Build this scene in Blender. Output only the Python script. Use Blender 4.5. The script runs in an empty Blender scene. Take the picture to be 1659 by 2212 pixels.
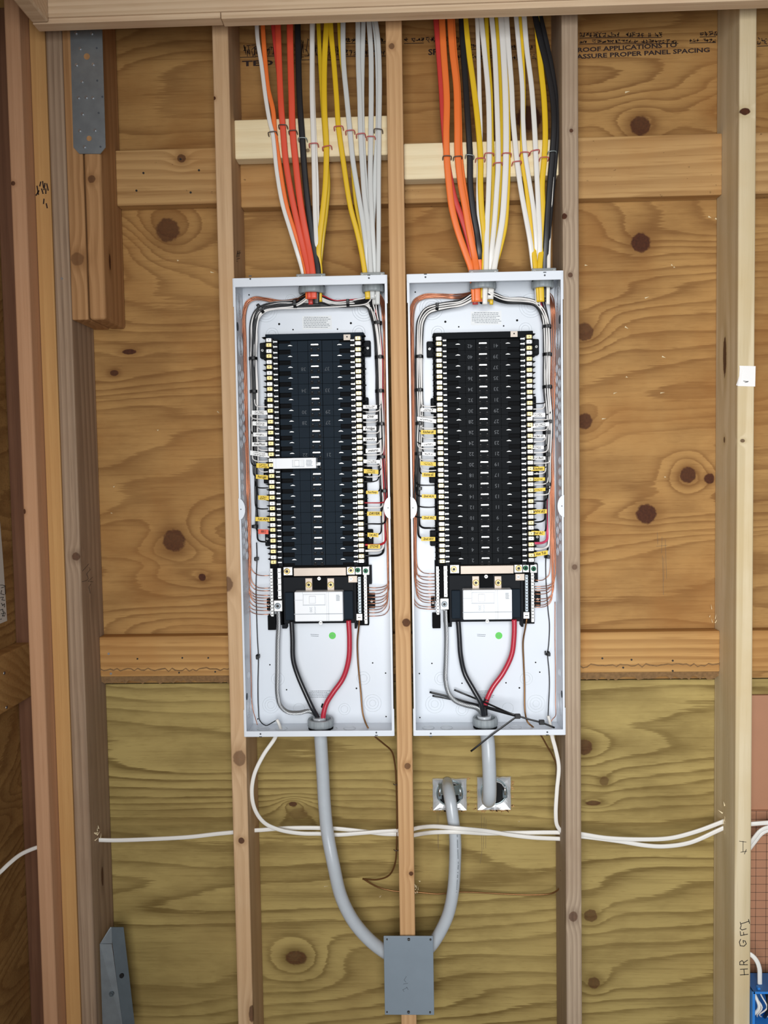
import bpy, bmesh, math, random
import numpy as np
from mathutils import Vector, Matrix
random.seed(7)
SC = bpy.context.scene
COL = SC.collection
PI = math.pi
# ------------------------------------------------------------------ camera
CAM_LOC = (0.021503, -2.091482, 1.440400)
CAM_ROT = (1.519680, 0.016374, 0.031142)
F_PX, FW, FH = 1764.0, 1659.0, 2212.0
cd = bpy.data.cameras.new('camera'); cam = bpy.data.objects.new('camera', cd); COL.objects.link(cam)
cam.location = CAM_LOC; cam.rotation_euler = CAM_ROT
cd.sensor_width = 36.0; cd.sensor_fit = 'AUTO'; cd.lens = F_PX / FH * 36.0
cd.clip_start = 0.05; SC.camera = cam
# ------------------------------------------------------------------ world, lights, exposure
wd = bpy.data.worlds.new('world'); SC.world = wd; wd.use_nodes = True
bgn = wd.node_tree.nodes['Background']; bgn.inputs[0].default_value = (0.80, 0.88, 1.0, 1); bgn.inputs[1].default_value = 0.20
def area(name, loc, target, sx, sy, power, color):
    l = bpy.data.lights.new(name, 'AREA'); l.shape = 'RECTANGLE'; l.size = sx; l.size_y = sy; l.energy = power; l.color = color
    o = bpy.data.objects.new(name, l); COL.objects.link(o); o.location = loc
    o.rotation_euler = (Vector(target) - Vector(loc)).to_track_quat('-Z', 'Y').to_euler()
    return o
dl = area('doorway_daylight', (0.05, -2.95, 1.40), (0.82, 0, 1.15), 1.1, 1.9, 25, (0.97, 0.985, 1.0)); dl.data.spread = math.radians(98)
wk = area('fill_light', (0.02, -2.30, 1.40), (-0.1, 0, 1.1), 0.5, 0.5, 4.6, (1.0, 0.98, 0.95)); wk.data.spread = math.radians(150)  # added fill that brightens right-facing stud sides; no such lamp is known
SC.view_settings.view_transform = 'Standard'; SC.view_settings.look = 'None'
SC.view_settings.gamma = 1.0; SC.view_settings.use_curve_mapping = False
SC.view_settings.exposure = 0.26

# ------------------------------------------------------------------ pixel rays -> points at a known depth
_R = np.array(Matrix.Rotation(CAM_ROT[2], 3, 'Z') @ Matrix.Rotation(CAM_ROT[1], 3, 'Y') @ Matrix.Rotation(CAM_ROT[0], 3, 'X'))
_C = np.array(CAM_LOC)
def ray(px, py): return _R @ np.array([(px - FW / 2) / F_PX, -(py - FH / 2) / F_PX, -1.0])
def U(px, py, Y):
    d = ray(px, py); return Vector(_C + d * (Y - _C[1]) / d[1])
def UX(px, py, X):
    d = ray(px, py); return Vector(_C + d * (X - _C[0]) / d[0])
def MM(Y): return (Y - _C[1]) / F_PX          # metres per pixel at that depth

# ------------------------------------------------------------------ materials
def lin(h):
    h = h.lstrip('#'); v = [int(h[i:i + 2], 16) / 255 for i in (0, 2, 4)]
    return tuple(((x + .055) / 1.055) ** 2.4 if x > .04045 else x / 12.92 for x in v) + (1.0,)
def mat(name, col, rough=.5, metal=0.0, spec=.5, noise=0.0, nscale=60, bump=0.0, coat=0.0, trans=0.0, alpha=1.0):
    m = bpy.data.materials.new(name); m.use_nodes = True
    nt = m.node_tree; b = nt.nodes['Principled BSDF']
    c = lin(col) if isinstance(col, str) else col
    b.inputs['Base Color'].default_value = c
    b.inputs['Roughness'].default_value = rough; b.inputs['Metallic'].default_value = metal
    b.inputs['Specular IOR Level'].default_value = spec
    if coat: b.inputs['Coat Weight'].default_value = coat; b.inputs['Coat Roughness'].default_value = .15
    if trans: b.inputs['Transmission Weight'].default_value = trans
    if noise or bump:
        g = nt.nodes.new('ShaderNodeNewGeometry'); n = nt.nodes.new('ShaderNodeTexNoise')
        n.inputs['Scale'].default_value = nscale; n.inputs['Detail'].default_value = 4
        nt.links.new(g.outputs['Position'], n.inputs['Vector'])
        if noise:
            mx = nt.nodes.new('ShaderNodeMix'); mx.data_type = 'RGBA'
            mx.inputs[6].default_value = tuple(x * (1 - noise) for x in c[:3]) + (1,)
            mx.inputs[7].default_value = tuple(min(1, x * (1 + noise)) for x in c[:3]) + (1,)
            nt.links.new(n.outputs['Fac'], mx.inputs[0]); nt.links.new(mx.outputs[2], b.inputs['Base Color'])
        if bump:
            bp = nt.nodes.new('ShaderNodeBump'); bp.inputs['Strength'].default_value = bump; bp.inputs['Distance'].default_value = .002
            nt.links.new(n.outputs['Fac'], bp.inputs['Height']); nt.links.new(bp.outputs[0], b.inputs['Normal'])
    return m

class NG:
    """tiny node-graph helper"""
    def __init__(s, m): s.nt = m.node_tree
    def n(s, t, **k):
        x = s.nt.nodes.new('ShaderNode' + t)
        for a, v in k.items(): setattr(x, a, v)
        return x
    def put(s, sock, v):
        if hasattr(v, 'links') or isinstance(v, bpy.types.NodeSocket): s.nt.links.new(v, sock)
        else: sock.default_value = v
    def m(s, op, a, b=0.0, c=None, clamp=False):
        x = s.n('Math', operation=op); x.use_clamp = clamp
        s.put(x.inputs[0], a)
        if op not in ('EXPONENT', 'SINE', 'ABSOLUTE', 'FRACT', 'SQRT'): s.put(x.inputs[1], b)
        if c is not None: s.put(x.inputs[2], c)
        return x.outputs[0]
    def v(s, op, a, b=None):
        x = s.n('VectorMath', operation=op); s.put(x.inputs[0], a)
        if b is not None: s.put(x.inputs[1], b)
        return x.outputs['Value'] if op in ('LENGTH', 'DOT_PRODUCT') else x.outputs[0]
    def noise(s, vec, scale, detail=3, rough=.5, dist=0):
        x = s.n('TexNoise'); s.put(x.inputs['Vector'], vec)
        x.inputs['Scale'].default_value = scale; x.inputs['Detail'].default_value = detail
        x.inputs['Roughness'].default_value = rough; x.inputs['Distortion'].default_value = dist
        return x.outputs['Fac']
    def mix(s, f, a, b, blend='MIX'):
        x = s.n('Mix', data_type='RGBA', blend_type=blend)
        s.put(x.inputs[0], f); s.put(x.inputs[6], a); s.put(x.inputs[7], b)
        return x.outputs[2]
    def ss(s, x, lo, hi):
        r = s.n('MapRange', interpolation_type='SMOOTHSTEP'); s.put(r.inputs[0], x)
        r.inputs[1].default_value = lo; r.inputs[2].default_value = hi
        return r.outputs[0]

def lumber(h, k=1.0):
    """lumber colours, pulled a little toward grey"""
    c = lin(h)[:3]; y = .3 * c[0] + .55 * c[1] + .15 * c[2]
    return tuple(y + (x - y) * k for x in c) + (1.0,)
def wood(name, light, dark, axis='Z', freq=60, amp=1.2, contrast=.5, knots=(), tint=None, rough=.75, stretch=(9, 1.0), streak=.35,
         fine=130, speck=0.0, knotcol='#5a3018', patch=.5, cross=0.5, seed=0.0, peak=.55, veneer=None):
    """Lumber or veneer: growth bands as level lines of a field that knots push aside; grain runs along `axis`."""
    mt = bpy.data.materials.new(name); mt.use_nodes = True
    g = NG(mt); b = mt.node_tree.nodes['Principled BSDF']
    b.inputs['Roughness'].default_value = rough; b.inputs['Specular IOR Level'].default_value = .25
    pos = g.n('NewGeometry').outputs['Position']
    oi = g.n('ObjectInfo')
    rnd = g.m('MULTIPLY', oi.outputs['Random'], 9.0)
    off = g.n('CombineXYZ'); g.put(off.inputs[0], rnd); g.put(off.inputs[1], seed); g.put(off.inputs[2], rnd)
    p = g.v('ADD', pos, off.outputs[0])
    a, c = stretch
    sc = (a, a, c) if axis == 'Z' else (c, a, a)
    q = g.v('MULTIPLY', p, sc)
    n1 = g.noise(q, .42, 3, .5)
    sx = g.n('SeparateXYZ'); g.put(sx.inputs[0], p)
    lat = g.m('ADD', sx.outputs[0], g.m('MULTIPLY', sx.outputs[1], cross)) if axis == 'Z' else g.m('ADD', sx.outputs[2], g.m('MULTIPLY', sx.outputs[1], cross))
    field = g.m('ADD', g.m('MULTIPLY', lat, freq), g.m('MULTIPLY', n1, amp * 10))
    if veneer:      # rotary-cut veneer: wide irregular loops, sharp on the latewood side
        vn, vl = veneer
        q2 = g.v('MULTIPLY', p, (.42, 1, 2.2))
        wv = g.noise(g.v('MULTIPLY', p, (1.6, 1, 8.0)), 1.0, 2, .5)
        field = g.m('ADD', g.m('MULTIPLY', sx.outputs[2], vl), g.m('ADD', g.m('MULTIPLY', g.noise(q2, 1.35, 2, .4, .35), vn), g.m('MULTIPLY', wv, 1.6)))
        field = g.m('ADD', field, g.m('MULTIPLY', g.noise(g.v('MULTIPLY', p, (7, 30, 190)), 1.0, 4, .65), .62))
    kmask = None; halo = None
    for (P, rx, rz, bump, dk) in knots:
        d = g.v('LENGTH', g.v('MULTIPLY', g.v('SUBTRACT', pos, tuple(P)), (1 / rx, 1 / rx, 1 / rz)))
        d2 = g.m('MULTIPLY', d, d)
        field = g.m('ADD', field, g.m('MULTIPLY', g.m('EXPONENT', g.m('MULTIPLY', d2, -.13)), bump))
        wob = g.m('ADD', d, g.m('MULTIPLY', g.noise(pos, 90, 3), .5))
        k = g.m('MULTIPLY', g.ss(wob, 1.38, 1.12), dk)
        kmask = k if kmask is None else g.m('MAXIMUM', kmask, k)
        h = g.m('MULTIPLY', g.ss(d, 2.6, .9), .45)
        halo = h if halo is None else g.m('MAXIMUM', halo, h)
    fr = g.m('FRACT', field)
    band = g.m('MULTIPLY', g.ss(fr, .1, peak + .25), g.ss(fr, 1.0, peak + .3))
    if veneer: band = g.m('ADD', g.m('MULTIPLY', g.m('MULTIPLY', g.m('POWER', fr, 2.2), g.ss(fr, 1.0, .80)), 1.0), g.m('MULTIPLY', g.m('POWER', fr, 8.0), g.ss(fr, 1.0, .93)))
    streakv = g.v('MULTIPLY', p, (fine, fine, fine * .03) if axis == 'Z' else (fine * .03, fine, fine))
    st = g.noise(streakv, 1.6, 3, .6)
    mod = g.noise(g.v('MULTIPLY', p, (3, 3, 1.2) if axis == 'Z' else (1.4, 3, 4)), 1.3, 3)
    bf = g.m('MULTIPLY', g.m('MULTIPLY', band, contrast), g.m('ADD', g.m('MULTIPLY', mod, 1.5), .15), clamp=True)
    col = g.mix(bf, lumber(light), lumber(dark))
    if veneer:
        blot = g.noise(g.v('MULTIPLY', p, (2.2, 3, 5.5)), 1.6, 5, .62)
        col = g.mix(g.m('MULTIPLY', g.ss(blot, .40, .68), .38), col, lumber(dark))
        dash = g.noise(g.v('MULTIPLY', p, (24, 60, 420)), 1.0, 2, .5)
        col = g.mix(g.m('MULTIPLY', g.ss(dash, .58, .74), .30), col, lumber(dark))
        pale_ = g.noise(g.v('MULTIPLY', p, (1.7, 3, 3.6)), 2.3, 4, .6)
        col = g.mix(g.m('MULTIPLY', g.ss(pale_, .52, .74), .22), col, tuple(min(1, c_ * 1.28) for c_ in lumber(light)[:3]) + (1,))
    if tint: col = g.mix(g.m('MULTIPLY', g.ss(g.noise(p, 3.1, 4, .6), .42, .72), patch), col, lumber(tint))
    col = g.mix(g.m('MULTIPLY', g.ss(st, .48, .8), streak), col, lumber(dark))
    if speck:
        sp = g.noise(g.v('MULTIPLY', p, (60, 60, 110) if axis == 'X' else (110, 60, 40)), 1.0, 2, .6)
        col = g.mix(g.m('MULTIPLY', g.ss(sp, .70, .76), speck), col, lumber('#2a1a10'))
    if kmask is not None:
        col = g.mix(halo, col, lumber(dark))
        kc = g.mix(g.noise(pos, 160, 3), lumber(knotcol), lumber('#2a150c'))
        col = g.mix(kmask, col, kc)
    g.put(b.inputs['Base Color'], col)
    bp = g.n('Bump'); bp.inputs['Strength'].default_value = .25; bp.inputs['Distance'].default_value = .0015
    g.put(bp.inputs['Height'], st); g.put(b.inputs['Normal'], bp.outputs[0])
    return mt

def K(px, py, r, bump=1.2, dk=1.0, asp=1.0, Y=0.0):
    s = MM(Y); return (U(px, py, Y), r * s, r * s / asp, bump, dk)

M = {}
M['ply_up'] = wood('plywood_brown', '#ac844e', '#6a431d', 'X', contrast=.68, tint='#91612f', streak=.38, fine=90, patch=.6, veneer=(25, 10),
    knots=[K(362, 497, 25, -3.2, .8), K(376, 1167, 24, 3.0, .85), K(1384, 524, 20, .5, 1), K(1396, 1110, 21, .6, 1), K(1486, 1026, 17, 3.2, .95), K(1532, 1034, 11, .5, 1),
           K(1262, 717, 19, 2.4, .8), K(1262, 910, 17, -2.2, .9), K(279, 760, 15, .5, 1, 2.6), K(247, 806, 9, .6, .9, 1.4), K(437, 1247, 8, .4, 1), K(1383, 272, 20, 2.0, .9), K(1142, 256, 27, 2, 1)])
M['ply_low'] = wood('plywood_olive', '#a8935a', '#5c461c', 'X', contrast=.80, tint='#947c4a', streak=.3, fine=80, patch=.5, seed=3.3, veneer=(14, 19),
    knots=[K(1262, 1614, 17, 1.2, .8), K(1305, 1687, 10, .6, .5), K(640, 2069, 24, 2.6, .8, 1.5), K(633, 1737, 9, -2.2, .9, 1.8), K(645, 1758, 20, -1.5, .25, 1.6), K(1281, 1735, 16, 1.6, .8, 3),
           K(1276, 1978, 14, 1, .7), K(1283, 2123, 13, 1, .7), K(870, 1702, 8, .6, 1), K(28, 1782, 12, 1, .9, .6)])
M['stud_tan'] = wood('pine_tan', '#c6a681', '#96734e', freq=45, amp=.5, contrast=.3, tint='#bb946a', stretch=(10, .55), knots=[K(462, 212, 4, .6, 1, 1, -.14), K(490, 1262, 13, 1.5, .7, .8, -.14), K(517, 1638, 14, 1.4, .6, .8, -.14), K(521, 1816, 7, .6, .9, 1, -.14), K(545, 2190, 8, 1, .8, .4, -.14)])
M['stud_orange'] = wood('pine_orange', '#c7a074', '#966d44', freq=75, amp=.45, contrast=.4, tint='#bb9062', stretch=(11, .5), knots=[K(846, 100, 6, 1, .7, 1, -.14), K(880, 1655, 7, .8, .7, 1, -.14), K(888, 1887, 5, .6, .9, 1, -.14), K(878, 1345, 9, .6, .9, 1, -.14)])
M['stud_grey'] = wood('pine_weathered', '#ab9780', '#776452', freq=95, amp=.4, contrast=.45, tint='#8d765f', stretch=(12, .45), fine=170, streak=.5, knots=[K(1219, 467, 6, .6, 1, 1, -.14), K(1232, 594, 5, .6, .8, 1, -.14), K(1238, 1980, 10, 1, .7, .9, -.14), K(1234, 282, 4, .5, .9, 1, -.14), K(1241, 1225, 6, .6, .6, 1, -.14)])
M['stud_pale'] = wood('pine_pale', '#d3c3a2', '#a99468', freq=30, amp=.9, contrast=.4, tint='#c2a878', stretch=(9, .5), streak=.25, knots=[K(1564, 770, 9, .8, .9, .22, -.06), K(1609, 241, 11, .6, 1, 1.6, -.14), K(1562, 950, 5, .5, .8, .7, -.06), K(1604, 952, 5, .5, .8, 1.3, -.14)])
M['post_pink'] = wood('fir_pinkish', '#c29673', '#966b49', freq=40, amp=.5, contrast=.25, tint='#bb8c66', stretch=(10, .5), streak=.3, knots=[K(28, 396, 5, .5, .9, 1, -.187), K(52, 1105, 4, .3, .9, .7, -.187)])
M['post_orange'] = wood('fir_orange', '#c2965f', '#98693a', freq=40, amp=.5, contrast=.25, tint='#b98a54', stretch=(10, .5), streak=.3)
M['post_grey'] = wood('fir_greyed', '#a28a72', '#6e5845', freq=70, amp=.6, contrast=.45, tint='#8b7059', stretch=(10, .6), streak=.45, fine=150, knots=[K(164, 1202, 9, .8, .75, 1, -.14), K(191, 1290, 8, .6, .7, .25, -.07), K(219, 1893, 7, .5, .8, .3, -.07)])
M['post_brown'] = wood('fir_brown', '#ae8459', '#7c552e', freq=55, amp=.8, contrast=.4, tint='#9f6e42', stretch=(9, .6), streak=.4, knots=[K(167, 560, 14, .8, .5, 1, -.14), K(198, 387, 8, .6, .7, 1, -.14), K(237, 566, 5, .5, 1, .3, -.1)])
M['girt'] = wood('girt_board', '#b8925f', '#80582e', 'X', freq=36, amp=.7, contrast=.45, tint='#a9773f', stretch=(5, .7), streak=.5, fine=110, speck=.5, knots=[K(392, 342, 9, 1, .8, 1, -.038), K(1300, 470, 30, 1.5, .0, 2, -.038)])
M['girt_low'] = wood('girt_board_knotless', '#ba9058', '#80562a', 'X', freq=42, amp=.8, contrast=.55, tint='#a5713a', stretch=(5, .7), streak=.5, fine=110, seed=5.0)
M['spf_white'] = wood('spruce_fresh', '#e8d9b4', '#c3a572', 'X', freq=38, amp=.6, contrast=.22, stretch=(7, .5), tint='#dcc79c', streak=.25, knots=[K(665, 325, 4, .6, .7, 1, -.095)])
M['header'] = wood('header_lumber', '#d8bf9f', '#a98a66', 'X', freq=60, amp=.5, contrast=.3, stretch=(8, .45), tint='#c8a585', streak=.35)
M['shaded_corner_board'] = wood('shade_toned_board', '#74503a', '#4c3020', freq=40, amp=.5, contrast=.4, tint='#633f2b', streak=.4)  # dark tone puts the shade of the left corner into the board's colour
M['bark'] = mat('bark_edge', '#7d5f3c', .95, noise=.45, nscale=120, bump=.8)
M['galv'] = mat('galvanized_steel', '#979fa4', .45, .85, noise=.25, nscale=35)
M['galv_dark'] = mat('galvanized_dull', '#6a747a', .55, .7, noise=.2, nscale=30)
M['nail'] = mat('bright_nail', '#c8ccd0', .3, .9)
M['foil'] = mat('bright_box_steel', '#dcdee0', .28, .55, noise=.08, nscale=40)
M['zinc'] = mat('zinc_clamp', '#9fb0b4', .35, .8)
M['white'] = mat('white_enamel', '#d6dce3', .32, 0, .5, noise=.02, nscale=14)
M['white_ring'] = mat('white_enamel_pressed', '#d3d9de', .35)
M['hole'] = mat('dark_hole', '#0c0c0d', .9)
M['hole_grey'] = mat('grey_hole', '#4a4e53', .8)
M['blk_l'] = mat('black_plastic_slate', '#1a242d', .7, 0, .12, noise=.15, nscale=20)
M['blk_r'] = mat('black_plastic', '#101316', .7, 0, .12, noise=.15, nscale=20)
M['blk'] = mat('deep_black_plastic', '#08090b', .7, 0, .1)
M['blk_mid'] = mat('charcoal_plastic', '#14171b', .65, 0, .15)
M['tin'] = mat('tinned_metal', '#c6c6c3', .34, .85)
M['tin_dull'] = mat('tin_bar', '#a59a8f', .5, .8, noise=.08, nscale=50)
M['silver'] = mat('silver_terminal', '#eef0f0', .3, .55)
M['brass'] = mat('brass_terminal', '#e2c987', .32, .6)
M['green_scr'] = mat('green_screw', '#0d5a3c', .3, .4)
M['gold'] = mat('yellow_zinc_screw', '#c9b27a', .3, .8)
M['dk_scr'] = mat('dark_screw_socket', '#2c2a28', .5, .5)
M['beige'] = mat('beige_tag', '#d9cdbf', .6)
M['brk'] = mat('breaker_white', '#e6e9ec', .4)
M['brk_line'] = mat('breaker_line_grey', '#a3aab0', .5)
M['clear'] = mat('clear_plastic', '#c9d0d0', .15, 0, .6, trans=.55)
M['grey_pl'] = mat('grey_pvc', '#8f9699', .4)
M['grey_box'] = mat('grey_box_paint', '#7b8791', .55, noise=.06, nscale=30)
M['ser'] = mat('grey_service_cable', '#b2b8bd', .28, 0, .6, noise=.05, nscale=50, bump=.12)
M['nm_white'] = mat('white_cable_jacket', '#e0ddd6', .38)
M['nm_gray'] = mat('pale_grey_cable_jacket', '#c9cbc8', .38)
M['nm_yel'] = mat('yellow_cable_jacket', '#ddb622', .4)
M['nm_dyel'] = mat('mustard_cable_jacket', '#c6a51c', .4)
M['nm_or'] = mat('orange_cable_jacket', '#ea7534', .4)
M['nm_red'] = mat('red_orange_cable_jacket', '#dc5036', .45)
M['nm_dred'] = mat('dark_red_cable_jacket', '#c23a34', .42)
M['nm_blk'] = mat('black_cable_jacket', '#1d1d1f', .4)
M['w_white'] = mat('white_wire', '#efece8', .35)
M['w_blk'] = mat('black_wire', '#121315', .35)
M['w_red'] = mat('red_wire', '#b8202c', .35)
M['w_pink'] = mat('pink_red_wire', '#d24a6a', .35)
M['f_red'] = mat('red_feeder', '#b32a3c', .3, 0, .6)
M['f_blk'] = mat('black_feeder', '#1a1c20', .3, 0, .6)
M['copper'] = mat('bare_copper', '#bf8062', .35, .85, noise=.15, nscale=90)
M['copper_old'] = mat('tarnished_copper', '#8c6640', .4, .8, noise=.2, nscale=60)
M['alu'] = mat('aluminium_strand', '#aaacad', .32, .85)
M['tie'] = mat('black_nylon', '#0d0d0f', .45)
M['fl_white'] = mat('white_tape', '#e8e8e6', .5)
M['fl_yel'] = mat('yellow_tape', '#e2c02c', .5)
M['fl_red'] = mat('orange_red_tape', '#e0563c', .5)
M['ink'] = mat('black_ink', '#151210', .8)
M['pencil'] = mat('pencil_graphite', '#6e5c44', .7)
M['ink_ply'] = mat('purple_black_stamp', '#2c1c18', .9)
M['ink_num'] = mat('moulded_number_grey', '#43484d', .5)
M['ink_num_l'] = mat('moulded_number_slate', '#27313a', .5)
M['print'] = mat('grey_print', '#7d858b', .7)
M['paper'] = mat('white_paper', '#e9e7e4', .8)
M['paper_warm'] = mat('off_white_paper', '#ded6c8', .8)  # slightly darker, warmer white than the other paper
M['label'] = mat('label_sticker', '#e2e5e6', .55)
M['sticker'] = mat('green_sticker', '#55c84a', .5)
M['st_red'] = mat('red_staple', '#b8504f', .45)
M['st_dark'] = mat('dark_staple', '#4c403a', .45)
M['st_grey'] = mat('grey_staple', '#8a9494', .4, .5)
M['kraft'] = mat('kraft_board', '#a8785a', .7, noise=.06, nscale=20)
M['kraft_line'] = mat('dark_grid_print', '#5e4332', .8)
M['blue'] = mat('blue_plastic', '#2f7fd0', .4)
M['blue_shade'] = mat('blue_plastic_shaded', '#2f6aa8', .45)  # shade of the top and back walls painted in as a darker blue
M['concrete'] = mat('concrete_floor', '#8c8780', .85, noise=.15, nscale=8)

# ------------------------------------------------------------------ mesh builder
WLOC = {}
class MB:
    def __init__(s): s.v = []; s.f = []; s.m = []; s.sm = []
    def add(s, vs, fs, mi=0, smooth=False):
        o = len(s.v); s.v += [tuple(x) for x in vs]
        for f in fs: s.f.append([o + i for i in f]); s.m.append(mi); s.sm.append(smooth)
        return s
    def box(s, x0, x1, y0, y1, z0, z1, mi=0):
        return s.add([(x, y, z) for x in (x0, x1) for y in (y0, y1) for z in (z0, z1)],
                     [(0, 1, 3, 2), (4, 6, 7, 5), (0, 4, 5, 1), (2, 3, 7, 6), (0, 2, 6, 4), (1, 5, 7, 3)], mi)
    def rbox(s, x0, x1, y0, y1, z0, z1, r=.003, seg=2, mi=0):
        bm = bmesh.new(); bmesh.ops.create_cube(bm, size=1)
        for v in bm.verts: v.co = Vector(((x0 + x1) / 2 + v.co.x * (x1 - x0), (y0 + y1) / 2 + v.co.y * (y1 - y0), (z0 + z1) / 2 + v.co.z * (z1 - z0)))
        bmesh.ops.bevel(bm, geom=bm.edges[:], offset=r, segments=seg, affect='EDGES', profile=.5)
        bm.verts.index_update()
        s.add([v.co for v in bm.verts], [[v.index for v in f.verts] for f in bm.faces], mi); bm.free(); return s
    def prism(s, poly, fn0, fn1, mi=0):
        """poly: 2D points; fn0/fn1 map (a,b) to the two end planes"""
        n = len(poly); vs = [fn0(*p) for p in poly] + [fn1(*p) for p in poly]
        return s.add(vs, [list(range(n))[::-1], list(range(n, 2 * n))] + [(i, (i + 1) % n, n + (i + 1) % n, n + i) for i in range(n)], mi)
    def prismY(s, poly, y0, y1, mi=0): return s.prism(poly, lambda a, b: (a, y0, b), lambda a, b: (a, y1, b), mi)
    def cyl(s, c, axis, r, h, n=12, mi=0, r2=None, caps=True):
        c = Vector(c); a = {'X': Vector((1, 0, 0)), 'Y': Vector((0, 1, 0)), 'Z': Vector((0, 0, 1))}[axis] if isinstance(axis, str) else Vector(axis).normalized()
        u = a.orthogonal().normalized(); w = a.cross(u); r2 = r if r2 is None else r2
        vs = [c + (u * math.cos(t) + w * math.sin(t)) * r - a * h / 2 for t in [2 * PI * i / n for i in range(n)]] + \
             [c + (u * math.cos(t) + w * math.sin(t)) * r2 + a * h / 2 for t in [2 * PI * i / n for i in range(n)]]
        s.add(vs, [(i, (i + 1) % n, n + (i + 1) % n, n + i) for i in range(n)], mi, True)
        if caps:
            o = len(s.v) - 2 * n
            s.f.append([o + i for i in range(n)][::-1]); s.m.append(mi); s.sm.append(False)
            s.f.append([o + n + i for i in range(n)]); s.m.append(mi); s.sm.append(False)
        return s
    def torus(s, c, axis, R, r, n=24, k=8, mi=0, sx=1.0, arc=(0, 2 * PI)):
        c = Vector(c); a = {'X': Vector((1, 0, 0)), 'Y': Vector((0, 1, 0)), 'Z': Vector((0, 0, 1))}[axis]
        u, w = {'X': (Vector((0, 1, 0)), Vector((0, 0, 1))), 'Y': (Vector((1, 0, 0)), Vector((0, 0, 1))), 'Z': (Vector((1, 0, 0)), Vector((0, 1, 0)))}[axis]
        closed = arc[1] - arc[0] > 6.28
        nn = n if closed else n + 1
        vs = []
        for i in range(nn):
            t = arc[0] + (arc[1] - arc[0]) * i / n; d = u * math.cos(t) * sx + w * math.sin(t)
            for j in range(k):
                q = 2 * PI * j / k; vs.append(c + d * (R + r * math.cos(q)) + a * r * math.sin(q))
        fs = []
        for i in range(n):
            for j in range(k):
                i2 = (i + 1) % nn; fs.append((i * k + j, i * k + (j + 1) % k, i2 * k + (j + 1) % k, i2 * k + j))
        return s.add(vs, fs, mi, True)
    def tube(s, pts, r, n=8, mi=0, flat=None, ref=(0, 1, 0), caps=True, twist=0.0):
        """round tube of radius r, or flat=(width, thickness) with thickness towards ref"""
        P = [Vector(p) for p in pts]; N = len(P); ref = Vector(ref)
        T = [(P[min(i + 1, N - 1)] - P[max(i - 1, 0)]).normalized() for i in range(N)]
        nor = ref - T[0] * ref.dot(T[0])
        if nor.length < .2: nor = T[0].orthogonal()
        nor.normalize(); vs = []
        for i in range(N):
            if i:
                nor = nor - T[i] * nor.dot(T[i])
                if flat:
                    want = ref - T[i] * ref.dot(T[i])
                    if want.length > .25: nor = nor.normalized() * .4 + want.normalized() * .6
                nor.normalize()
            side = T[i].cross(nor)
            for j in range(n):
                q = 2 * PI * j / n + twist * i
                if flat:
                    cx, sx_ = math.cos(q), math.sin(q)
                    e = .55
                    vs.append(P[i] + side * (flat[0] / 2) * math.copysign(abs(cx) ** e, cx) + nor * (flat[1] / 2) * math.copysign(abs(sx_) ** e, sx_))
                else: vs.append(P[i] + side * r * math.cos(q) + nor * r * math.sin(q))
        fs = [(i * n + j, (i + 1) * n + j, (i + 1) * n + (j + 1) % n, i * n + (j + 1) % n) for i in range(N - 1) for j in range(n)]
        s.add(vs, fs, mi, True)
        if caps:
            o = len(s.v) - N * n
            for ring in (list(range(n)), list(range((N - 1) * n, N * n))[::-1]):
                s.f.append([o + i for i in ring]); s.m.append(mi); s.sm.append(False)
        return s
    def mesh(s, name, mats, origin=(0, 0, 0)):
        me = bpy.data.meshes.new(name); o = Vector(origin)
        me.from_pydata([tuple(Vector(v) - o) for v in s.v], [], s.f)
        for mm in (mats if isinstance(mats, (list, tuple)) else [mats]): me.materials.append(mm)
        me.polygons.foreach_set('material_index', s.m); me.polygons.foreach_set('use_smooth', s.sm)
        bm = bmesh.new(); bm.from_mesh(me); bmesh.ops.recalc_face_normals(bm, faces=bm.faces[:]); bm.to_mesh(me); bm.free()
        return me
    def build(s, name, mats, parent=None, origin=None, **props):
        if origin is None:
            a = np.array(s.v); origin = Vector((a.min(0) + a.max(0)) / 2)
        return inst(name, s.mesh(name, mats, origin), origin, parent, **props)

def inst(name, me, loc, parent=None, rot=None, **props):
    o = bpy.data.objects.new(name, me); COL.objects.link(o)
    loc = Vector(loc); WLOC[o.name] = loc
    if parent is not None: o.parent = parent; o.location = loc - WLOC[parent.name]
    else: o.location = loc
    if rot: o.rotation_euler = rot
    for k, v in props.items():
        if v is not None: o[k] = v
    return o
def empty(name, loc, parent=None, **props): return inst(name, None, loc, parent, **props)

def smooth(pts, sub=6):
    P = [Vector(p) for p in pts]
    if len(P) < 3: return [P[0].lerp(P[1], i / sub) for i in range(sub + 1)]
    Q = [P[0] * 2 - P[1]] + P + [P[-1] * 2 - P[-2]]; out = []
    for i in range(1, len(Q) - 2):
        a, b, c, d = Q[i - 1:i + 3]
        k0 = max((b - a).length, 1e-5) ** .5; k1 = max((c - b).length, 1e-5) ** .5; k2 = max((d - c).length, 1e-5) ** .5
        m1 = (c - b) + ((b - a) / k0 - (c - a) / (k0 + k1)) * k1
        m2 = (c - b) + ((d - c) / k2 - (d - b) / (k1 + k2)) * k1
        n = max(3, min(sub * 2, int((c - b).length / .006)))
        for j in range(n):
            t = j / n; t2, t3 = t * t, t * t * t
            out.append(b * (2 * t3 - 3 * t2 + 1) + m1 * (t3 - 2 * t2 + t) + c * (-2 * t3 + 3 * t2) + m2 * (t3 - t2))
    out.append(P[-1]); return out
def UP(pts): return [U(*p) for p in pts]

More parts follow.
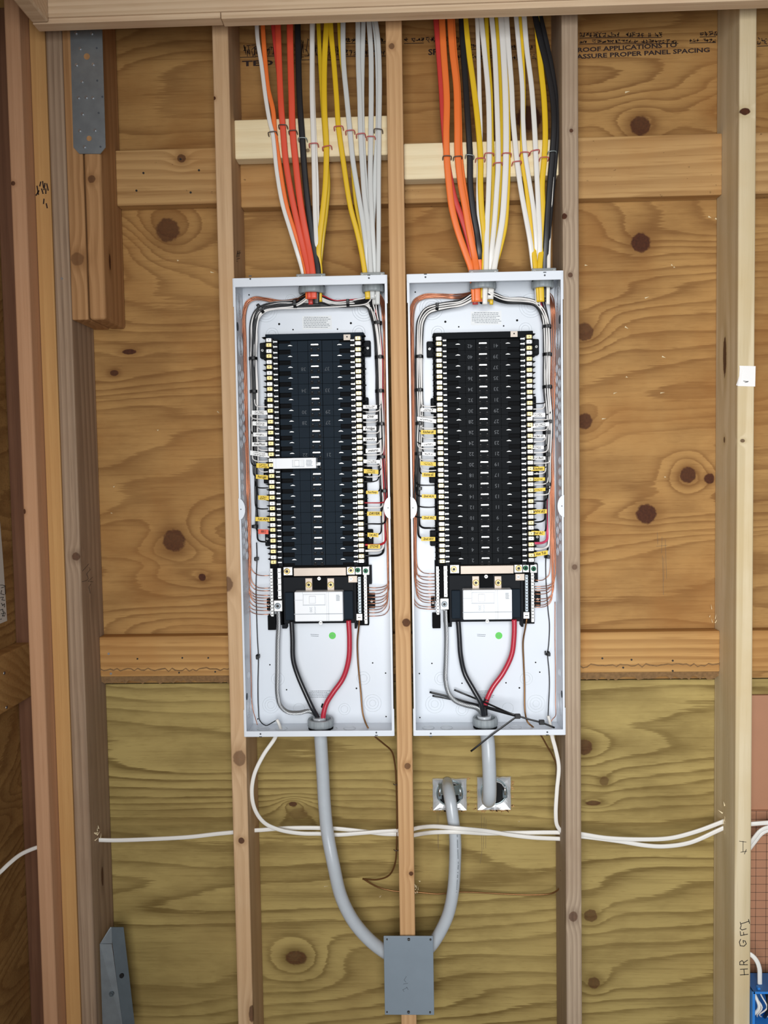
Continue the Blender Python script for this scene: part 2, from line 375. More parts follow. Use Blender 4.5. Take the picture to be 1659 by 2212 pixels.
_tc = {}
def text_mesh(txt, size, material, bold=0.0, shear=0.0, spacing=1.0, rot=0.0, wide=1.0):
    """flat lettering facing the camera side (-Y), centred on its origin"""
    key = (txt, round(size, 5), material.name, bold, shear, rot, wide)
    if key in _tc: return _tc[key]
    cu = bpy.data.curves.new('lettering', 'FONT'); cu.body = txt; cu.size = 1.0; cu.align_x = 'CENTER'; cu.align_y = 'CENTER'
    cu.offset = bold; cu.shear = shear; cu.space_character = spacing; cu.resolution_u = 2; cu.fill_mode = 'FRONT'
    o = bpy.data.objects.new('lettering', cu)
    tmp = bpy.data.meshes.new_from_object(o)
    ca, sa = math.cos(rot), math.sin(rot)
    vs = [((v.co.x * ca * wide - v.co.y * sa) * size, 0, (v.co.x * sa * wide + v.co.y * ca) * size) for v in tmp.vertices]
    fs = [list(p.vertices) for p in tmp.polygons]
    bpy.data.objects.remove(o); bpy.data.curves.remove(cu); bpy.data.meshes.remove(tmp)
    me = bpy.data.meshes.new('lettering'); me.from_pydata(vs, [], fs); me.materials.append(material)
    _tc[key] = me
    return me
def strokes(lines, w, y, name, material, parent, thick=.0002, **props):
    """pen strokes: lists of world (x,z) points as thin flat ribbons at depth y"""
    mb = MB()
    for L in lines:
        for (a, b) in zip(L[:-1], L[1:]):
            a, b = Vector(a), Vector(b); d = b - a
            if d.length < 1e-6: continue
            n = Vector((-d.y, d.x)).normalized() * w / 2; e = d.normalized() * w * .3
            q = [a - e + n, b + e + n, b + e - n, a - e - n]
            mb.prismY([tuple(t) for t in q], y - thick, y)
    return mb.build(name, material, parent, **props)
def PXL(lines, Y): return [[(U(x, y, Y).x, U(x, y, Y).z) for x, y in L] for L in lines]
def word_dashes(mb, cx, cz, y, w, rows, lh, h, rng, tilt=0.0):
    for r in range(rows):
        z = cz + (rows / 2 - r - .5) * lh; x = -w / 2 * (1 - .25 * rng.random() * (r in (0, rows - 1)))
        end = w / 2 * (1 - .3 * rng.random())
        while x < end:
            L = w * (.03 + .07 * rng.random()); zz = z + (cx * 0 + x) * tilt
            mb.prismY([(cx + x, zz), (cx + x + L, zz + L * tilt), (cx + x + L, zz + L * tilt + h), (cx + x, zz + h)], y - .0001, y)
            x += L + w * .018
    return mb

# ================================================================== STRUCTURE
D = .14                       # stud depth; studs run from Y=-D to the sheathing at Y=0
wall = empty('wall_back', (0, 0, 0), kind='structure')
ZS = U(830, 1472, 0).z
MB().box(-1.16, 1.45, 0, .016, ZS + .0015, 2.75).build('plywood_sheet', M['ply_up'], wall)
MB().box(-1.16, 1.45, 0, .016, -.09, ZS - .0015).build('plywood_sheet', M['ply_low'], wall)
S = .4064
ZB, ZT = -.09, 2.62
def stud(xc, m, w=.038, z0=ZB, z1=ZT, y0=-D, r=.0035, lab=None):
    return MB().rbox(xc - w / 2, xc + w / 2, y0, 0, z0, z1, r, 3).build('stud', M[m], wall, label=lab)
stud(-S, 'stud_tan'); zg0, zg1 = U(884, 2192, -.145).z, U(884, 2023, -.145).z
stud(0, 'stud_orange', z0=zg1 - .072); stud(0, 'stud_orange', z1=zg0 + .002); stud(S, 'stud_grey', lab='weathered grey-brown stud'); stud(2 * S, 'stud_pale', .039, r=.004, lab='pale yellow stud with knots')
# corner post of several studs
XB = U(101, 1100, -D).x
A0 = U(49.5, 1100, -.187).x
MB().rbox(A0, XB - .0008, -.187, -.06, ZB, 2.7, .005, 3).build('stud', M['post_pink'], wall)
XC = XB + .0375
MB().rbox(XB, XC, -D, 0, ZB, ZT, .003, 3).build('stud', M['post_orange'], wall)
XD = U(169, 1100, -D).x
MB().rbox(XC + .001, XD, -D, 0, ZB, ZT, .005, 3).build('stud', M['post_grey'], wall, label='greyed stud of the corner post')
zc = U(170, 691, -D).z
MB().rbox(XD + .001, XD + .0405, -D, 0, zc, ZT, .0035, 3).build('trimmer_stud', M['post_brown'], wall)
MB().rbox(XD + .0425, XD + .083, -D, 0, zc, ZT, .008, 3).build('trimmer_stud', M['post_brown'], wall)
# let-in girts between studs (each bay its own board)
bays = [(XD + .083, -S - .019), (-S + .019, -.019), (.019, S - .019), (S + .019, 2 * S - .0195), (2 * S + .0195, 1.40)]
gtop = [2.246, 2.24, 2.245, 2.245, 2.245]
for i, (x0, x1) in enumerate(bays):
    MB().rbox(x0, x1, -.038, 0, 2.098 + (.012 if i == 0 else 0), gtop[i], .003, 2).build('blocking', M['girt'], wall)
bays[0] = (XD, -S - .019)
for i, (x0, x1) in enumerate(bays):
    zb = .903
    mb = MB().rbox(x0, x1, -.038, 0, zb + .018, 1.0247, .003, 2)
    o = mb.build('blocking', M['girt_low'], wall)
    if i != 4:      # waney bark edge along the bottom
        rng = random.Random(i); n = 40; top = []; bot = []
        for k in range(n + 1):
            x = x0 + (x1 - x0) * k / n
            top.append((x, zb + .032 + .010 * rng.random())); bot.append((x, zb - .004 + .010 * rng.random()))
        mb = MB()
        for k in range(n):
            mb.prism([top[k], top[k + 1], bot[k + 1], bot[k]], lambda a, b: (a, -.0388 if b > zb + .015 else -.030, b), lambda a, b: (a, -.001, b))
        mb.build('bark_edge', M['bark'], o, label='ragged waney bark edge')
# pale fresh blocks the cables are stapled to
YW = -.095
def fresh(x0, x1, q_top, q_bot):
    z1 = U(*q_top, YW).z; z0 = U(*q_bot, YW).z
    return MB().rbox(x0, x1, YW, YW + .038, z0, z1, .003, 2).build('blocking', M['spf_white'], wall, label='pale fresh-cut spruce block carrying stapled cables')
fresh(-S + .019, -.019, (670, 254), (670, 339)); fresh(.019, S - .019, (1040, 305), (1040, 383))
# nail heads
def nail(px, py, Y, parent, r=.0032, m='nail', name='nail_head'):
    p = U(px, py, Y); mb = MB().cyl((0, 0, 0), 'Y', r, .002, 10)
    return inst(name, mb.mesh(name, M[m]), p + Vector((0, -.0005, 0)), parent)
# left wall
wl = empty('wall_left', (-1.0, 0, 0), kind='structure')
MB().box(-1.016, -1.0, -1.5, 0, -.09, 2.75).build('plywood_sheet', M['ply_up'], wl)
za, zb_ = UX(20, 1408, -.962).z, UX(20, 1533, -.962).z
g = MB().rbox(-1.0, -.962, -1.5, -.005, zb_, za, .003, 2).build('blocking', M['girt_low'], wl)
for px, py in ((9, 1454), (14, 1528)):
    p = UX(px, py, -.962); inst('nail_head', MB().cyl((0, 0, 0), 'X', .004, .002, 10).mesh('nail_head', M['nail']), p, wl)
MB().rbox(-.9985, -.905, -.039, -.0005, ZB, 2.6, .003, 2).build('shaded_corner_board', M['shaded_corner_board'], wl, label='board in the left corner, shade painted into its colour')
# header, ceiling, floor
cl = empty('ceiling', (0, 0, 2.7), kind='structure')
MB().box(-1.016, 2.2, -2.6, .016, 2.75, 2.77).build('ceiling_panel', M['ply_up'], cl)
zl, zr = U(70, 30, -.225), U(1640, 3, -.225)
MB().rbox(-.8125, 1.45, -.225, -.188, 2.470, 2.75, .003, 2).build('header_beam', M['header'], cl)
MB().rbox(-.8125, U(476, 40, -.222).x, -.222, -.19, 2.4575, 2.4695, .001, 1).build('filler_strip', M['header'], cl)
MB().rbox(U(478, 40, -.222).x, 1.45, -.224, -.19, 2.4545, 2.4685, .001, 1).build('filler_strip', M['header'], cl)
MB().rbox(-.8125, -.774, -2.6, -.2255, 2.458, 2.75, .004, 2).build('side_beam', M['header'], cl)
MB().rbox(-.86, 1.45, -.139, 0, 2.625, 2.75, .003, 2).build('top_plate', M['stud_tan'], cl)
MB().box(-1.016, 2.2, -2.6, .016, -.11, -.09).build('floor', M['concrete'], None, kind='structure')
# kraft boards in the far right bay
xk0, xk1 = 2 * S + .02, 1.40
zk1, zk0 = U(1648, 1502, -.012).z, U(1648, 1750, -.016).z
MB().box(xk0, xk1, -.012, -.002, -.09, zk1).build('kraft_board', M['kraft'], wall, label='plain brown kraft-faced board')
kb = MB().box(xk0, xk1, -.018, -.0125, -.09, zk0).build('kraft_board', M['kraft'], wall, label='brown board printed with a dark square grid')
mb = MB(); x = xk0 + .006
for x in (U(1632, 1900, -.018).x, U(1654.5, 1900, -.018).x, U(1676, 1900, -.018).x, U(1698, 1900, -.018).x, U(1720, 1900, -.018).x):
    mb.box(x, x + .0012, -.0183, -.018, -.08, zk0 - .001)
for k in range(40):
    z = zk0 - .001 - k * .0213
    if z > -.08: mb.box(xk0 + .001, xk1, -.0183, -.018, z - .0012, z)
mb.build('grid_print', M['kraft_line'], kb)

# printed ink on the plywood, pencil and pen marks on the lumber
sheet = [o for o in wall.children if o.name.startswith('plywood_sheet')][0]
def stamp(txt, x0, x1, y, hpx, rot=0, Y=0.0, m='ink_ply', parent=None, bold=.030, name='stamped_lettering'):
    p = U((x0 + x1) / 2, y, Y - .0006)
    me = text_mesh(txt, hpx * MM(Y) * 1.38, M[m], bold)
    w = max(v.co.x for v in me.vertices) - min(v.co.x for v in me.vertices)
    o = inst(name, me, p, parent or sheet); o.scale = ((x1 - x0) * MM(Y) / w, 1, 1); o.rotation_euler = (0, -rot, 0)
    return o
stamp('ROOF APPLICATIONS TO', 1252, 1457, 103, 9.0, .02); stamp('ASSURE PROPER PANEL SPACING', 1252, 1527, 115.5, 9.0, .02)
rng = random.Random(4)
def smudge(x0, x1, y0, y1, n, name='smeared_stamp', rule=True):
    L = []
    x = x0
    while x < x1:
        w = rng.uniform(4, 10)
        if rng.random() < .85:
            for _ in range(n):
                a = rng.uniform(0, w); b = rng.uniform(0, w)
                L.append([(x + a, rng.uniform(y0, y1)), (x + b, rng.uniform(y0, y1))])
            yy = rng.uniform(y0, y1); L.append([(x, yy), (x + w * .9, yy - .5)])
        x += w + rng.uniform(0, 2.5)
    if rule: L.append([(x0, y1 + 2), (x1, y1 + 1)])
    strokes(PXL(L, -.0004), .0016, -.0004, name, M['ink_ply'], sheet)
smudge(1252, 1428, 70, 80, 4); smudge(1252, 1465, 86, 93, 3); smudge(1512, 1546, 68, 78, 4); smudge(1490, 1546, 84, 91, 3)
smudge(519, 552, 97, 122, 6); smudge(552, 592, 97, 120, 3); smudge(636, 680, 84, 128, 5); smudge(700, 742, 100, 128, 4); smudge(745, 832, 82, 92, 4); smudge(745, 832, 107, 120, 4)
smudge(873, 915, 82, 92, 4); smudge(920, 990, 80, 92, 4, rule=False); smudge(970, 1150, 96, 105, 4); smudge(985, 1150, 118, 130, 3, rule=False); smudge(1636, 1659, 80, 98, 3)
stamp('TED', 524, 590, 137, 11); stamp('SP', 925, 945, 113, 12)
stl = [o for o in wall.children if o.name.startswith('stud')]
pale = [o for o in stl if o.get('label', '').startswith('pale')][0]
corner_grey = [o for o in stl if o.get('label', '').startswith('greyed')][0]
orange = stl[5]
YF = -D - .0004
# "HR GFCI" reading upward on the pale stud
strokes(PXL([[(1599, 2106), (1617, 2105)], [(1599, 2094), (1615, 2093)], [(1608, 2106), (1607, 2094)],
             [(1615, 2084), (1598, 2084), (1598, 2078), (1603, 2075), (1606, 2078), (1607, 2084)], [(1606, 2080), (1615, 2074)],
             [(1600, 2029), (1597, 2035), (1599, 2043), (1607, 2044), (1612, 2039), (1610, 2033), (1605, 2032), (1606, 2037)],
             [(1615, 2018), (1600, 2021)], [(1600, 2021), (1599, 2012)], [(1607, 2020), (1606, 2014)],
             [(1601, 2000), (1599, 2006), (1603, 2009), (1612, 2006)], [(1600, 1996), (1618, 1990)], [(1601, 1999), (1599, 1992)], [(1619, 1995), (1617, 1986)]], YF), .0017, YF, 'handwriting', M['ink'], pale)
strokes(PXL([[(1597, 1817), (1612, 1819)], [(1605, 1817), (1605, 1840)], [(1600, 1841), (1613, 1839)], [(1608, 1845), (1612, 1835)]], YF), .0012, YF, 'pencil_mark', M['ink'], pale)
strokes(PXL([[(88, 393), (86, 402)], [(92, 392), (94, 405)], [(97, 396), (95, 410)], [(101, 397), (104, 411)], [(80, 402), (83, 420)], [(84, 412), (78, 422)], [(90, 408), (93, 418)], [(99, 408), (99, 418)], [(95, 430), (94, 440)], [(100, 440), (102, 449)]], YF), .003, YF, 'ink_smear', M['ink_ply'], orange)
Yp = -.0
def side_strokes(lines, X, w, name, m, parent):
    mb = MB()
    for L in lines:
        P = [UX(a, b, X) for a, b in L]; P = [Vector((X, p.y, p.z)) for p in P]
        mb.tube(P, w / 2, 4)
    mb.build(name, m, parent)
side_strokes([[(178, 1234), (192, 1218)], [(192, 1226), (195, 1230), (187, 1240), (191, 1250), (187, 1254), (177, 1257)], [(200, 1247), (190, 1256), (201, 1257)], [(196, 1262), (192, 1268), (195, 1282)]], XD + .0004, .0008, 'pencil_mark', M['ink'], corner_grey)
tan = stl[0]
side_strokes([[(513, 542), (511, 556)], [(515, 542), (513, 556)], [(518, 541), (516, 555)], [(512, 548), (520, 546)], [(511, 560), (518, 558)], [(513, 564), (511, 564)]], -S + .0194, .0012, 'grade_stamp', M['ink'], tan)
# pencil lines by the wall boxes and near the right knots
low = [o for o in wall.children if o.name.startswith('plywood_sheet')][1]
strokes(PXL([[(1431, 1200), (1433, 1285)], [(1434, 1205), (1434, 1255)], [(1430, 1160), (1429, 1195)], [(1418, 1180), (1441, 1178)], [(1420, 1150), (1421, 1176)], [(1437, 1165), (1440, 1250)]], -.0004), .0007, -.0004, 'pencil_mark', M['pencil'], sheet)
strokes(PXL([[(944, 1755), (946, 1830)], [(948, 1755), (947, 1835)], [(1040, 1760), (1041, 1840)], [(1046, 1765), (1044, 1835)], [(1041, 1840), (1037, 1866)], [(1050, 1770), (1049, 1832)]], -.0004), .0007, -.0004, 'pencil_mark', M['pencil'], low)
# ================================================================== BREAKER PANELS
YFB, YBK = -.1527, -.0527
ZBX0, ZBX1 = .8003, 1.8975
PITCH = .02617
YPL, YTM = -.082, -.112
PAN = []
def PB(mb, px0, py0, px1, py1, yf, yb, mi=0, dx=0.0, r=0):
    a, b = U(px0, py0, yf), U(px1, py1, yf)
    args = (min(a.x, b.x) + dx, max(a.x, b.x) + dx, yf, yb, min(a.z, b.z), max(a.z, b.z))
    return mb.rbox(*args, r, 2, mi) if r else mb.box(*args, mi)
def screw_mesh(name, r, h, head, slot, sw=.28, ring=None, n=14):
    mb = MB()
    if ring: mb.cyl((0, 0, 0), 'Y', r * 1.35, h * .6, n, 2)
    mb.cyl((0, -h * .3, 0), 'Y', r, h, n, 0)
    mb.box(-r * .8, r * .8, -h * .81, -h * .78, -r * sw, r * sw, 1)
    return mb.mesh(name, [M[head], M[slot], M[ring or head]])
def socket_mesh(name, r, h, head, hole, n=16):
    mb = MB().cyl((0, 0, 0), 'Y', r, h, n, 0); mb.torus((0, -h / 2, 0), 'Y', r * .8, r * .18, n, 6, 0); mb.cyl((0, -h * .52, 0), 'Y', r * .5, .0006, 8, 1)
    return mb.mesh(name, [M[head], M[hole]])
SCR_S = screw_mesh('screw', .0036, .003, 'tin', 'dk_scr')
SCR_D = screw_mesh('screw', .0036, .003, 'galv', 'dk_scr')
SCR_R = screw_mesh('screw', .0042, .003, 'tin', 'dk_scr', .2)
SCR_GR = socket_mesh('screw', .0062, .005, 'green_scr', 'hole')
SCR_GD = socket_mesh('screw', .0078, .005, 'gold', 'dk_scr')
SCR_BIG = socket_mesh('screw', .0078, .004, 'galv', 'dk_scr')
SCR_FT = socket_mesh('screw', .0032, .003, 'tin', 'dk_scr', 10)
def term_mesh(kind):
    mb = MB().rbox(-.0064, .0064, -.004, .005, -.0045, .0045, .0008, 1, 0)
    mb.cyl((0, -.0048, 0), 'Y', .0037, .0022, 10, 0)
    mb.box(-.0026, .0026, -.0062, -.0059, -.0005, .0005, 2); mb.box(-.0005, .0005, -.0062, -.0059, -.0024, .0024, 2)
    mb.box(-.0085, -.0066, -.002, .004, -.0035, .0035, 1); mb.box(.0066, .0085, -.002, .004, -.0035, .0035, 1)
    return mb.mesh('terminal', [M[kind], M['dk_scr'], M['hole_grey']])
TERM = {k: term_mesh(k) for k in ('silver', 'brass')}
def pin_mesh():
    mb = MB().rbox(-.0055, .0035, -.003, .003, -.0017, .0017, .0007, 1, 0); mb.rbox(.0030, .0055, -.0034, .003, -.0031, .0031, .0008, 1, 0)
    return mb.mesh('contact_pin', [M['silver']])
PIN = pin_mesh()
def pin2():
    mb = MB().rbox(-.0035, .0055, -.003, .003, -.0017, .0017, .0007, 1, 0); mb.rbox(-.0055, -.0030, -.0034, .003, -.0031, .0031, .0008, 1, 0)
    return mb.mesh('contact_pin', [M['silver']])
PIN_R = pin2()
def clip_mesh():
    mb = MB().prismY([(-.006, -.0008), (.006, -.0008), (.0035, .0003), (.0012, .0012), (-.0014, .0012), (-.004, .0002)], -.003, .002)
    return mb.mesh('slot_clip', [M['tin']])
CLIP = clip_mesh()
STAB = MB().prismY([(-.0098, -.0015), (.0078, -.0015), (.0096, -.0006), (.0082, .0016), (-.0090, .0016)], -.004, .004).mesh('bus_stab', [M['tin']])
def outer_plate(sgn, mk):
    a, b, c = sgn * .0432, sgn * .0600, sgn * .0905
    mb = MB()
    def q(x0, x1, z0, z1, yf=0, yb=.010, mi=0): mb.box(min(x0, x1), max(x0, x1), yf, yb, z0, z1, mi)
    q(a, b, -.0154, .0101); q(b, c, -.0100, .0048)
    q(sgn * .0615, sgn * .089, -.0150, -.0143, .004, .010, 1)
    q(sgn * .0428, sgn * .0446, .0002, .0030, -.0006, 0, 1)
    return mb.mesh('breaker_space', [M[mk], M['blk_mid']])
def inner_plate(sgn, mk):
    a, b = sgn * .0176, sgn * .0425
    return MB().box(min(a, b), max(a, b), 0, .010, -.0154, .0101).mesh('blank_plate', [M[mk]])
def bus_cell(mk):
    mb = MB().box(-.0165, .0165, -.002, .010, -.0154, .0101, 0)
    for x in (-.0085, .0085):
        for z in (-.0105, -.0150): mb.rbox(x - .0040, x + .0036, -.0024, -.0015, z - .0020, z + .0020, .0004, 1, 1)
        mb.box(x - .0012, x + .0012, -.0027, -.0022, -.0100, -.0088, 2)
    mb.box(-.0115, .0120, -.0024, -.0015, -.0038, -.0020, 1)
    return mb.mesh('bus_cell', [M[mk], M['hole'], M['ink_num']])
def ring_mesh(rs, axis, tk=.0007):
    mb = MB()
    for r in rs: mb.torus((0, 0, 0), axis, r, tk, 28, 6)
    return mb.mesh('knockout', [M['white_ring']])

def lock_ring(mb, c, R, r_in, h, n=36):
    """ribbed plastic locknut around a vertical bore"""
    c = Vector(c); prof = [(r_in, -h / 2), (R * .93, -h / 2), (R, -h / 2 + .003), (R, h / 2 - .003), (R * .95, h / 2), (r_in, h / 2)]
    vs = []
    for i in range(n):
        t = 2 * PI * i / n; k = 1 - (.03 if i % 4 == 0 else 0)
        for (a, z) in prof: vs.append(c + Vector((a * (k if a > r_in else 1) * math.cos(t), a * (k if a > r_in else 1) * math.sin(t), z)))
    m = len(prof)
    mb.add(vs, [(i * m + j, ((i + 1) % n) * m + j, ((i + 1) % n) * m + (j + 1) % m, i * m + (j + 1) % m) for i in range(n) for j in range(m)], 0)
    return mb
YC = -.098      # centre depth of the cable entries
def connector(px, py, R, z, up, word, panel):
    p = U(px, py, YC); t = empty('cable_connector', (p.x, YC, z), panel, label=word)
    zin = z - .0205 if up else z + .017
    lock_ring(MB(), (p.x, YC, zin), R, R * .78, .017 if up else .020).build('locknut', M['grey_pl'], t)
    MB().cyl((p.x, YC, z - (.0065 if up else -.004)), 'Z', R * .95, .010 if up else .003, 30).build('gasket', M['blk'], t)
    if up:
        mb = MB().rbox(p.x - R * 1.08, p.x + R * 1.08, YC - .022, YC - .006, z + .0022, z + .0150, .002, 2)
        mb.rbox(p.x - R * 1.08, p.x + R * 1.08, YC + .012, YC + .026, z + .0022, z + .0150, .002, 2)
        mb.build('clamp_body', M['clear'], t)
        for s in (-1, 1): inst('clamp_screw', SCR_FT, (p.x + s * R * .85, YC - .0235, z + .007), t)
    else:
        MB().rbox(p.x - R * .95, p.x + R * .95, YC - .020, YC + .020, z - .010, z - .0005, .002, 2).build('clamp_body', M['clear'], t)
    return t

def make_panel(side):
    L = side == 'L'; dx = 0.0 if L else .411
    xl, xr = (-.3866, -.0262) if L else (.0238, .3838)
    word = 'left' if L else 'right'
    t = empty('breaker_panel', ((xl + xr) / 2, YBK, ZBX0), category='breaker panel',
              label='open white breaker panel left of the middle stud with one breaker fitted' if L else 'open white breaker panel right of the middle stud with numbered empty spaces')
    PAN.append(t)
    w = .0016; mb = MB()
    mb.box(xl, xr, YBK - w, YBK, ZBX0, ZBX1)
    mb.box(xl, xl + w, YFB, YBK, ZBX0, ZBX1); mb.box(xr - w, xr, YFB, YBK, ZBX0, ZBX1)
    mb.box(xl, xr, YFB, YBK, ZBX0, ZBX0 + w); mb.box(xl, xr, YFB, YBK, ZBX1 - w, ZBX1)
    enc = mb.build('enclosure', M['white'], t)
    for (z0, z1) in ((ZBX1 - .0205, ZBX1 + .0004), (ZBX0 - .0004, ZBX0 + .0135)):
        MB().rbox(xl - .0006, xr + .0006, YFB - .0016, YFB + .003, z0, z1, .0012, 2).build('front_lip', M['white'], enc)
    for (xa, xb) in ((xl - .0006, xl + .0042), (xr - .0042, xr + .0006)):
        o = MB().rbox(xa, xb, YFB - .001, YFB + .002, ZBX0, ZBX1, .0008, 2)
        xo = xl - .0022 if xa < xl else xr + .0022
        for (z0, z1) in ((ZBX1 - .066, ZBX1), (ZBX0, ZBX0 + .066)):
            o.rbox(min(xo, xa + .001), max(xo, xb - .001), YFB - .0004, YFB + .0012, z0, z1, .0003, 1)
        o.build('side_flange', M['white'], enc)
    # half-moon ears on the side flanges
    for (px, py, s) in (((521, 1100, 1), (838, 1097, -1)) if L else ((890, 1097, 1), (1213, 1093, -1))):
        xe = xl - .001 if s > 0 else xr + .001; ze = U(px, py, YFB).z
        poly = [(xe, ze - .026)] + [(xe + s * .0155 * math.cos(a), ze + .026 * math.sin(a)) for a in [(-.5 + i / 12) * PI for i in range(13)]] + [(xe, ze + .026)]
        e = MB().prismY(poly, YFB - .0028, YFB - .0012).build('cover_ear', M['white'], enc)
        inst('screw_hole', MB().cyl((0, 0, 0), 'Y', .0013, .0006, 8).mesh('screw_hole', M['hole']), (xe + s * .0055, YFB - .003, ze), t)
    # slots and screw holes on the lips
    for (px, py, up) in (((541, 603, 1), (797, 601, 1), (563, 1585, 0), (813, 1582, 0)) if L else ((919, 599, 1), (1176.5, 595, 1), (930.5, 1584, 0), (1182, 1581, 0))):
        p = U(px, py, YFB); mb = MB().cyl((p.x, YFB - .0019, p.z), 'Y', .0022, .0008, 10); zz = p.z + (.0068 if up else -.0068)
        mb.box(p.x - .0034, p.x + .0034, YFB - .0021, YFB - .0015, zz - .0011, zz + .0011); mb.build('lip_slot', M['hole_grey'], t)
    # knockouts pressed in the back
    yk = YBK - w - .0004
    R4, R3, R2 = (.010, .016, .023, .029), (.008, .0125), (.0095, .0155)
    ks = [(574, 670, R4), (786, 668, R4), (628, 647, R3), (730, 656, R3), (588, 722, R2), (775, 717, R2), (585, 1523, (.009, .015, .021)), (805, 1519, (.008, .015, .022)),
          (646, 1532, (.015,)), (744, 1532, (.009, .0145)), (600, 1467, (.010, .0165)), (785, 1465, (.0095, .0165))] if L else \
         [(932, 665, R4), (1147, 660, R4), (1090, 648, R3), (990, 652, R3), (946, 718, R2), (1135, 711, R2), (939, 1521, (.009, .016, .023)), (1158, 1520, (.008, .015, .022)),
          (998, 1533, (.010, .0155)), (1097, 1530, (.014,)), (953, 1466, (.0105, .0165)), (1137, 1466, (.0095, .0155))]
    for (px, py, rs) in ks: inst('knockout', ring_mesh(rs, 'Y', .0006), U(px, py, yk), t)
    hs = [(538, 637), (603, 700, 1.5), (633, 712), (729, 711), (758, 698, 1.5), (583, 1436), (619, 1490), (805, 1432), (833, 1454), (770, 1487, 1.2), (834, 1548), (557, 1553)] if L else \
         [(897, 631), (962, 695, 1.5), (991, 706), (1088, 704), (1117, 692, 1.5), (933, 1433), (906, 1455), (907, 1550), (998, 1476), (1093, 1475), (1122, 1486, 1.2), (1157, 1431), (1166, 1452)]
    hm = MB().cyl((0, 0, 0), 'Y', .00185, .0006, 10).mesh('screw_hole', M['hole'])
    for h in hs:
        o = inst('screw_hole', hm, U(h[0], h[1], yk), t); k = h[2] if len(h) > 2 else 1; o.scale = (k, 1, k)
    for (px, py) in ((1040, 653),) if not L else ((697, 1526),):
        p = U(px, py, yk); MB().cyl(p, 'Y', .0045, .0008, 14).cyl(p + Vector((0, 0, .005)), 'Y', .0028, .0008, 12).build('keyhole', M['hole'], t)
    # side wall knockouts
    kx = xl + w + .0004 if L else xr - w - .0004
    big = ring_mesh((.010, .017, .024, .031), 'X'); two = ring_mesh((.012, .019, .026), 'X'); sm = ring_mesh((.0095,), 'X', .0010); sm.materials[0] = M['white']; big.materials[0] = M['white']; two.materials[0] = M['white']
    zt = ZBX1
    for (me, y, z) in ((big, -.100, zt - .055), (two, -.098, zt - .150), (two, -.100, ZBX0 + .058), (sm, -.098, ZBX0 + .137)):
        inst('knockout', me, (kx, y, z), t)
    for k in range(18):
        if k in (8,): continue
        z = zt - .205 - k * .0262
        inst('knockout', sm, (kx, -.118, z), t)
        if k < 7 or k > 13: inst('knockout', sm, (kx, -.082, z - .013), t)
    inst('plug_hole', MB().cyl((0, 0, 0), 'X', .0105, .0008, 16).mesh('plug_hole', M['hole_grey']), (kx, -.128, zt - .108), t)
    inst('plug_hole', MB().cyl((0, 0, 0), 'X', .0085, .0008, 16).mesh('plug_hole', M['hole_grey']), (kx, -.128, ZBX0 + .092), t)
    for q in range(4):     # top and bottom wall knockouts
        for zz in (ZBX1 - w - .0004, ZBX0 + w + .0004):
            inst('knockout', ring_mesh((.0145,), 'Z', .0009), (xl + .035 + (q % 2) * .045 + (q // 2) * .17, YC, zz), t)
    # labels
    rng = random.Random(3 if L else 5)
    for (px, py, wpx, rows, tl) in (((685, 697, 58, 7, -.035), (690, 1500, 46, 5, .01), (680, 1373, 20, 2, -.06)) if L else ((1050, 687, 60, 7, -.035), (1048, 1500, 36, 5, .03), (1040, 1373, 22, 2, -.06))):
        p = U(px, py, yk); W_ = wpx * MM(yk)
        lb = MB().box(p.x - W_ / 2 - .003, p.x + W_ / 2 + .003, yk, YBK - w, p.z - rows * .0021 - .002, p.z + rows * .0021 + .002).build('label_sticker', M['label'], t) if rows == 7 else None
        mb = word_dashes(MB(), p.x, p.z, yk - .0001, W_, rows, .0040, .0014, rng, tl); mb.build('fine_print', M['print'], lb or t)
    p = U(718 if L else 1077.5, 1373, yk)
    s = MB().cyl((p.x, yk - .0003, p.z), 'Y', .0088, .0006, 24).build('round_sticker', M['sticker'], t, label='round green sticker')
    inst('lettering', text_mesh('11', .0095, M['print'], .0, .3, 1.0, PI), (p.x, yk - .0008, p.z), s)

    # ------- interior with the breaker spaces
    mk = 'blk_l' if L else 'blk_r'
    a, b = (U(681, 745, YPL), U(688, 1207, YPL)) if L else (U(1041.3, 742, YPL), U(1050, 1205, YPL))
    xc = (a.x + b.x) / 2; z0 = a.z; pit = (a.z - b.z) / 20
    t['xc'] = xc
    def lean(z): return a.x + (b.x - a.x) * (a.z - z) / (a.z - b.z)
    ztop, zbot = z0 + .0275, z0 - 20 * pit - .0165
    mb = MB().rbox(xc - .1215, xc + .1215, YPL + .008, YPL + .020, zbot, ztop, .001, 1)
    base = mb.build('base_tray', M['blk'], t)
    MB().rbox(xc - .1205, xc + .1205, YPL - .004, YPL + .010, z0 + .0118, ztop, .001, 1).build('top_bar', M[mk], t)
    tg = U(749.5 if L else 1110.5, 728.5 if L else 721.5, YPL - .006); mb = MB().rbox(tg.x - .0085, tg.x + .0085, YPL - .006, YPL - .003, tg.z - .0070, tg.z + .0070, .0005, 1, 0)
    mb.cyl((tg.x, YPL - .0062, tg.z + .001), 'Y', .0018, .0006, 10, 1); mb.build('tag_plate', [M['beige'], M['hole']], t)
    oL, oR, iL, iR, cell = outer_plate(-1, mk), outer_plate(1, mk), inner_plate(-1, mk), inner_plate(1, mk), bus_cell(mk)
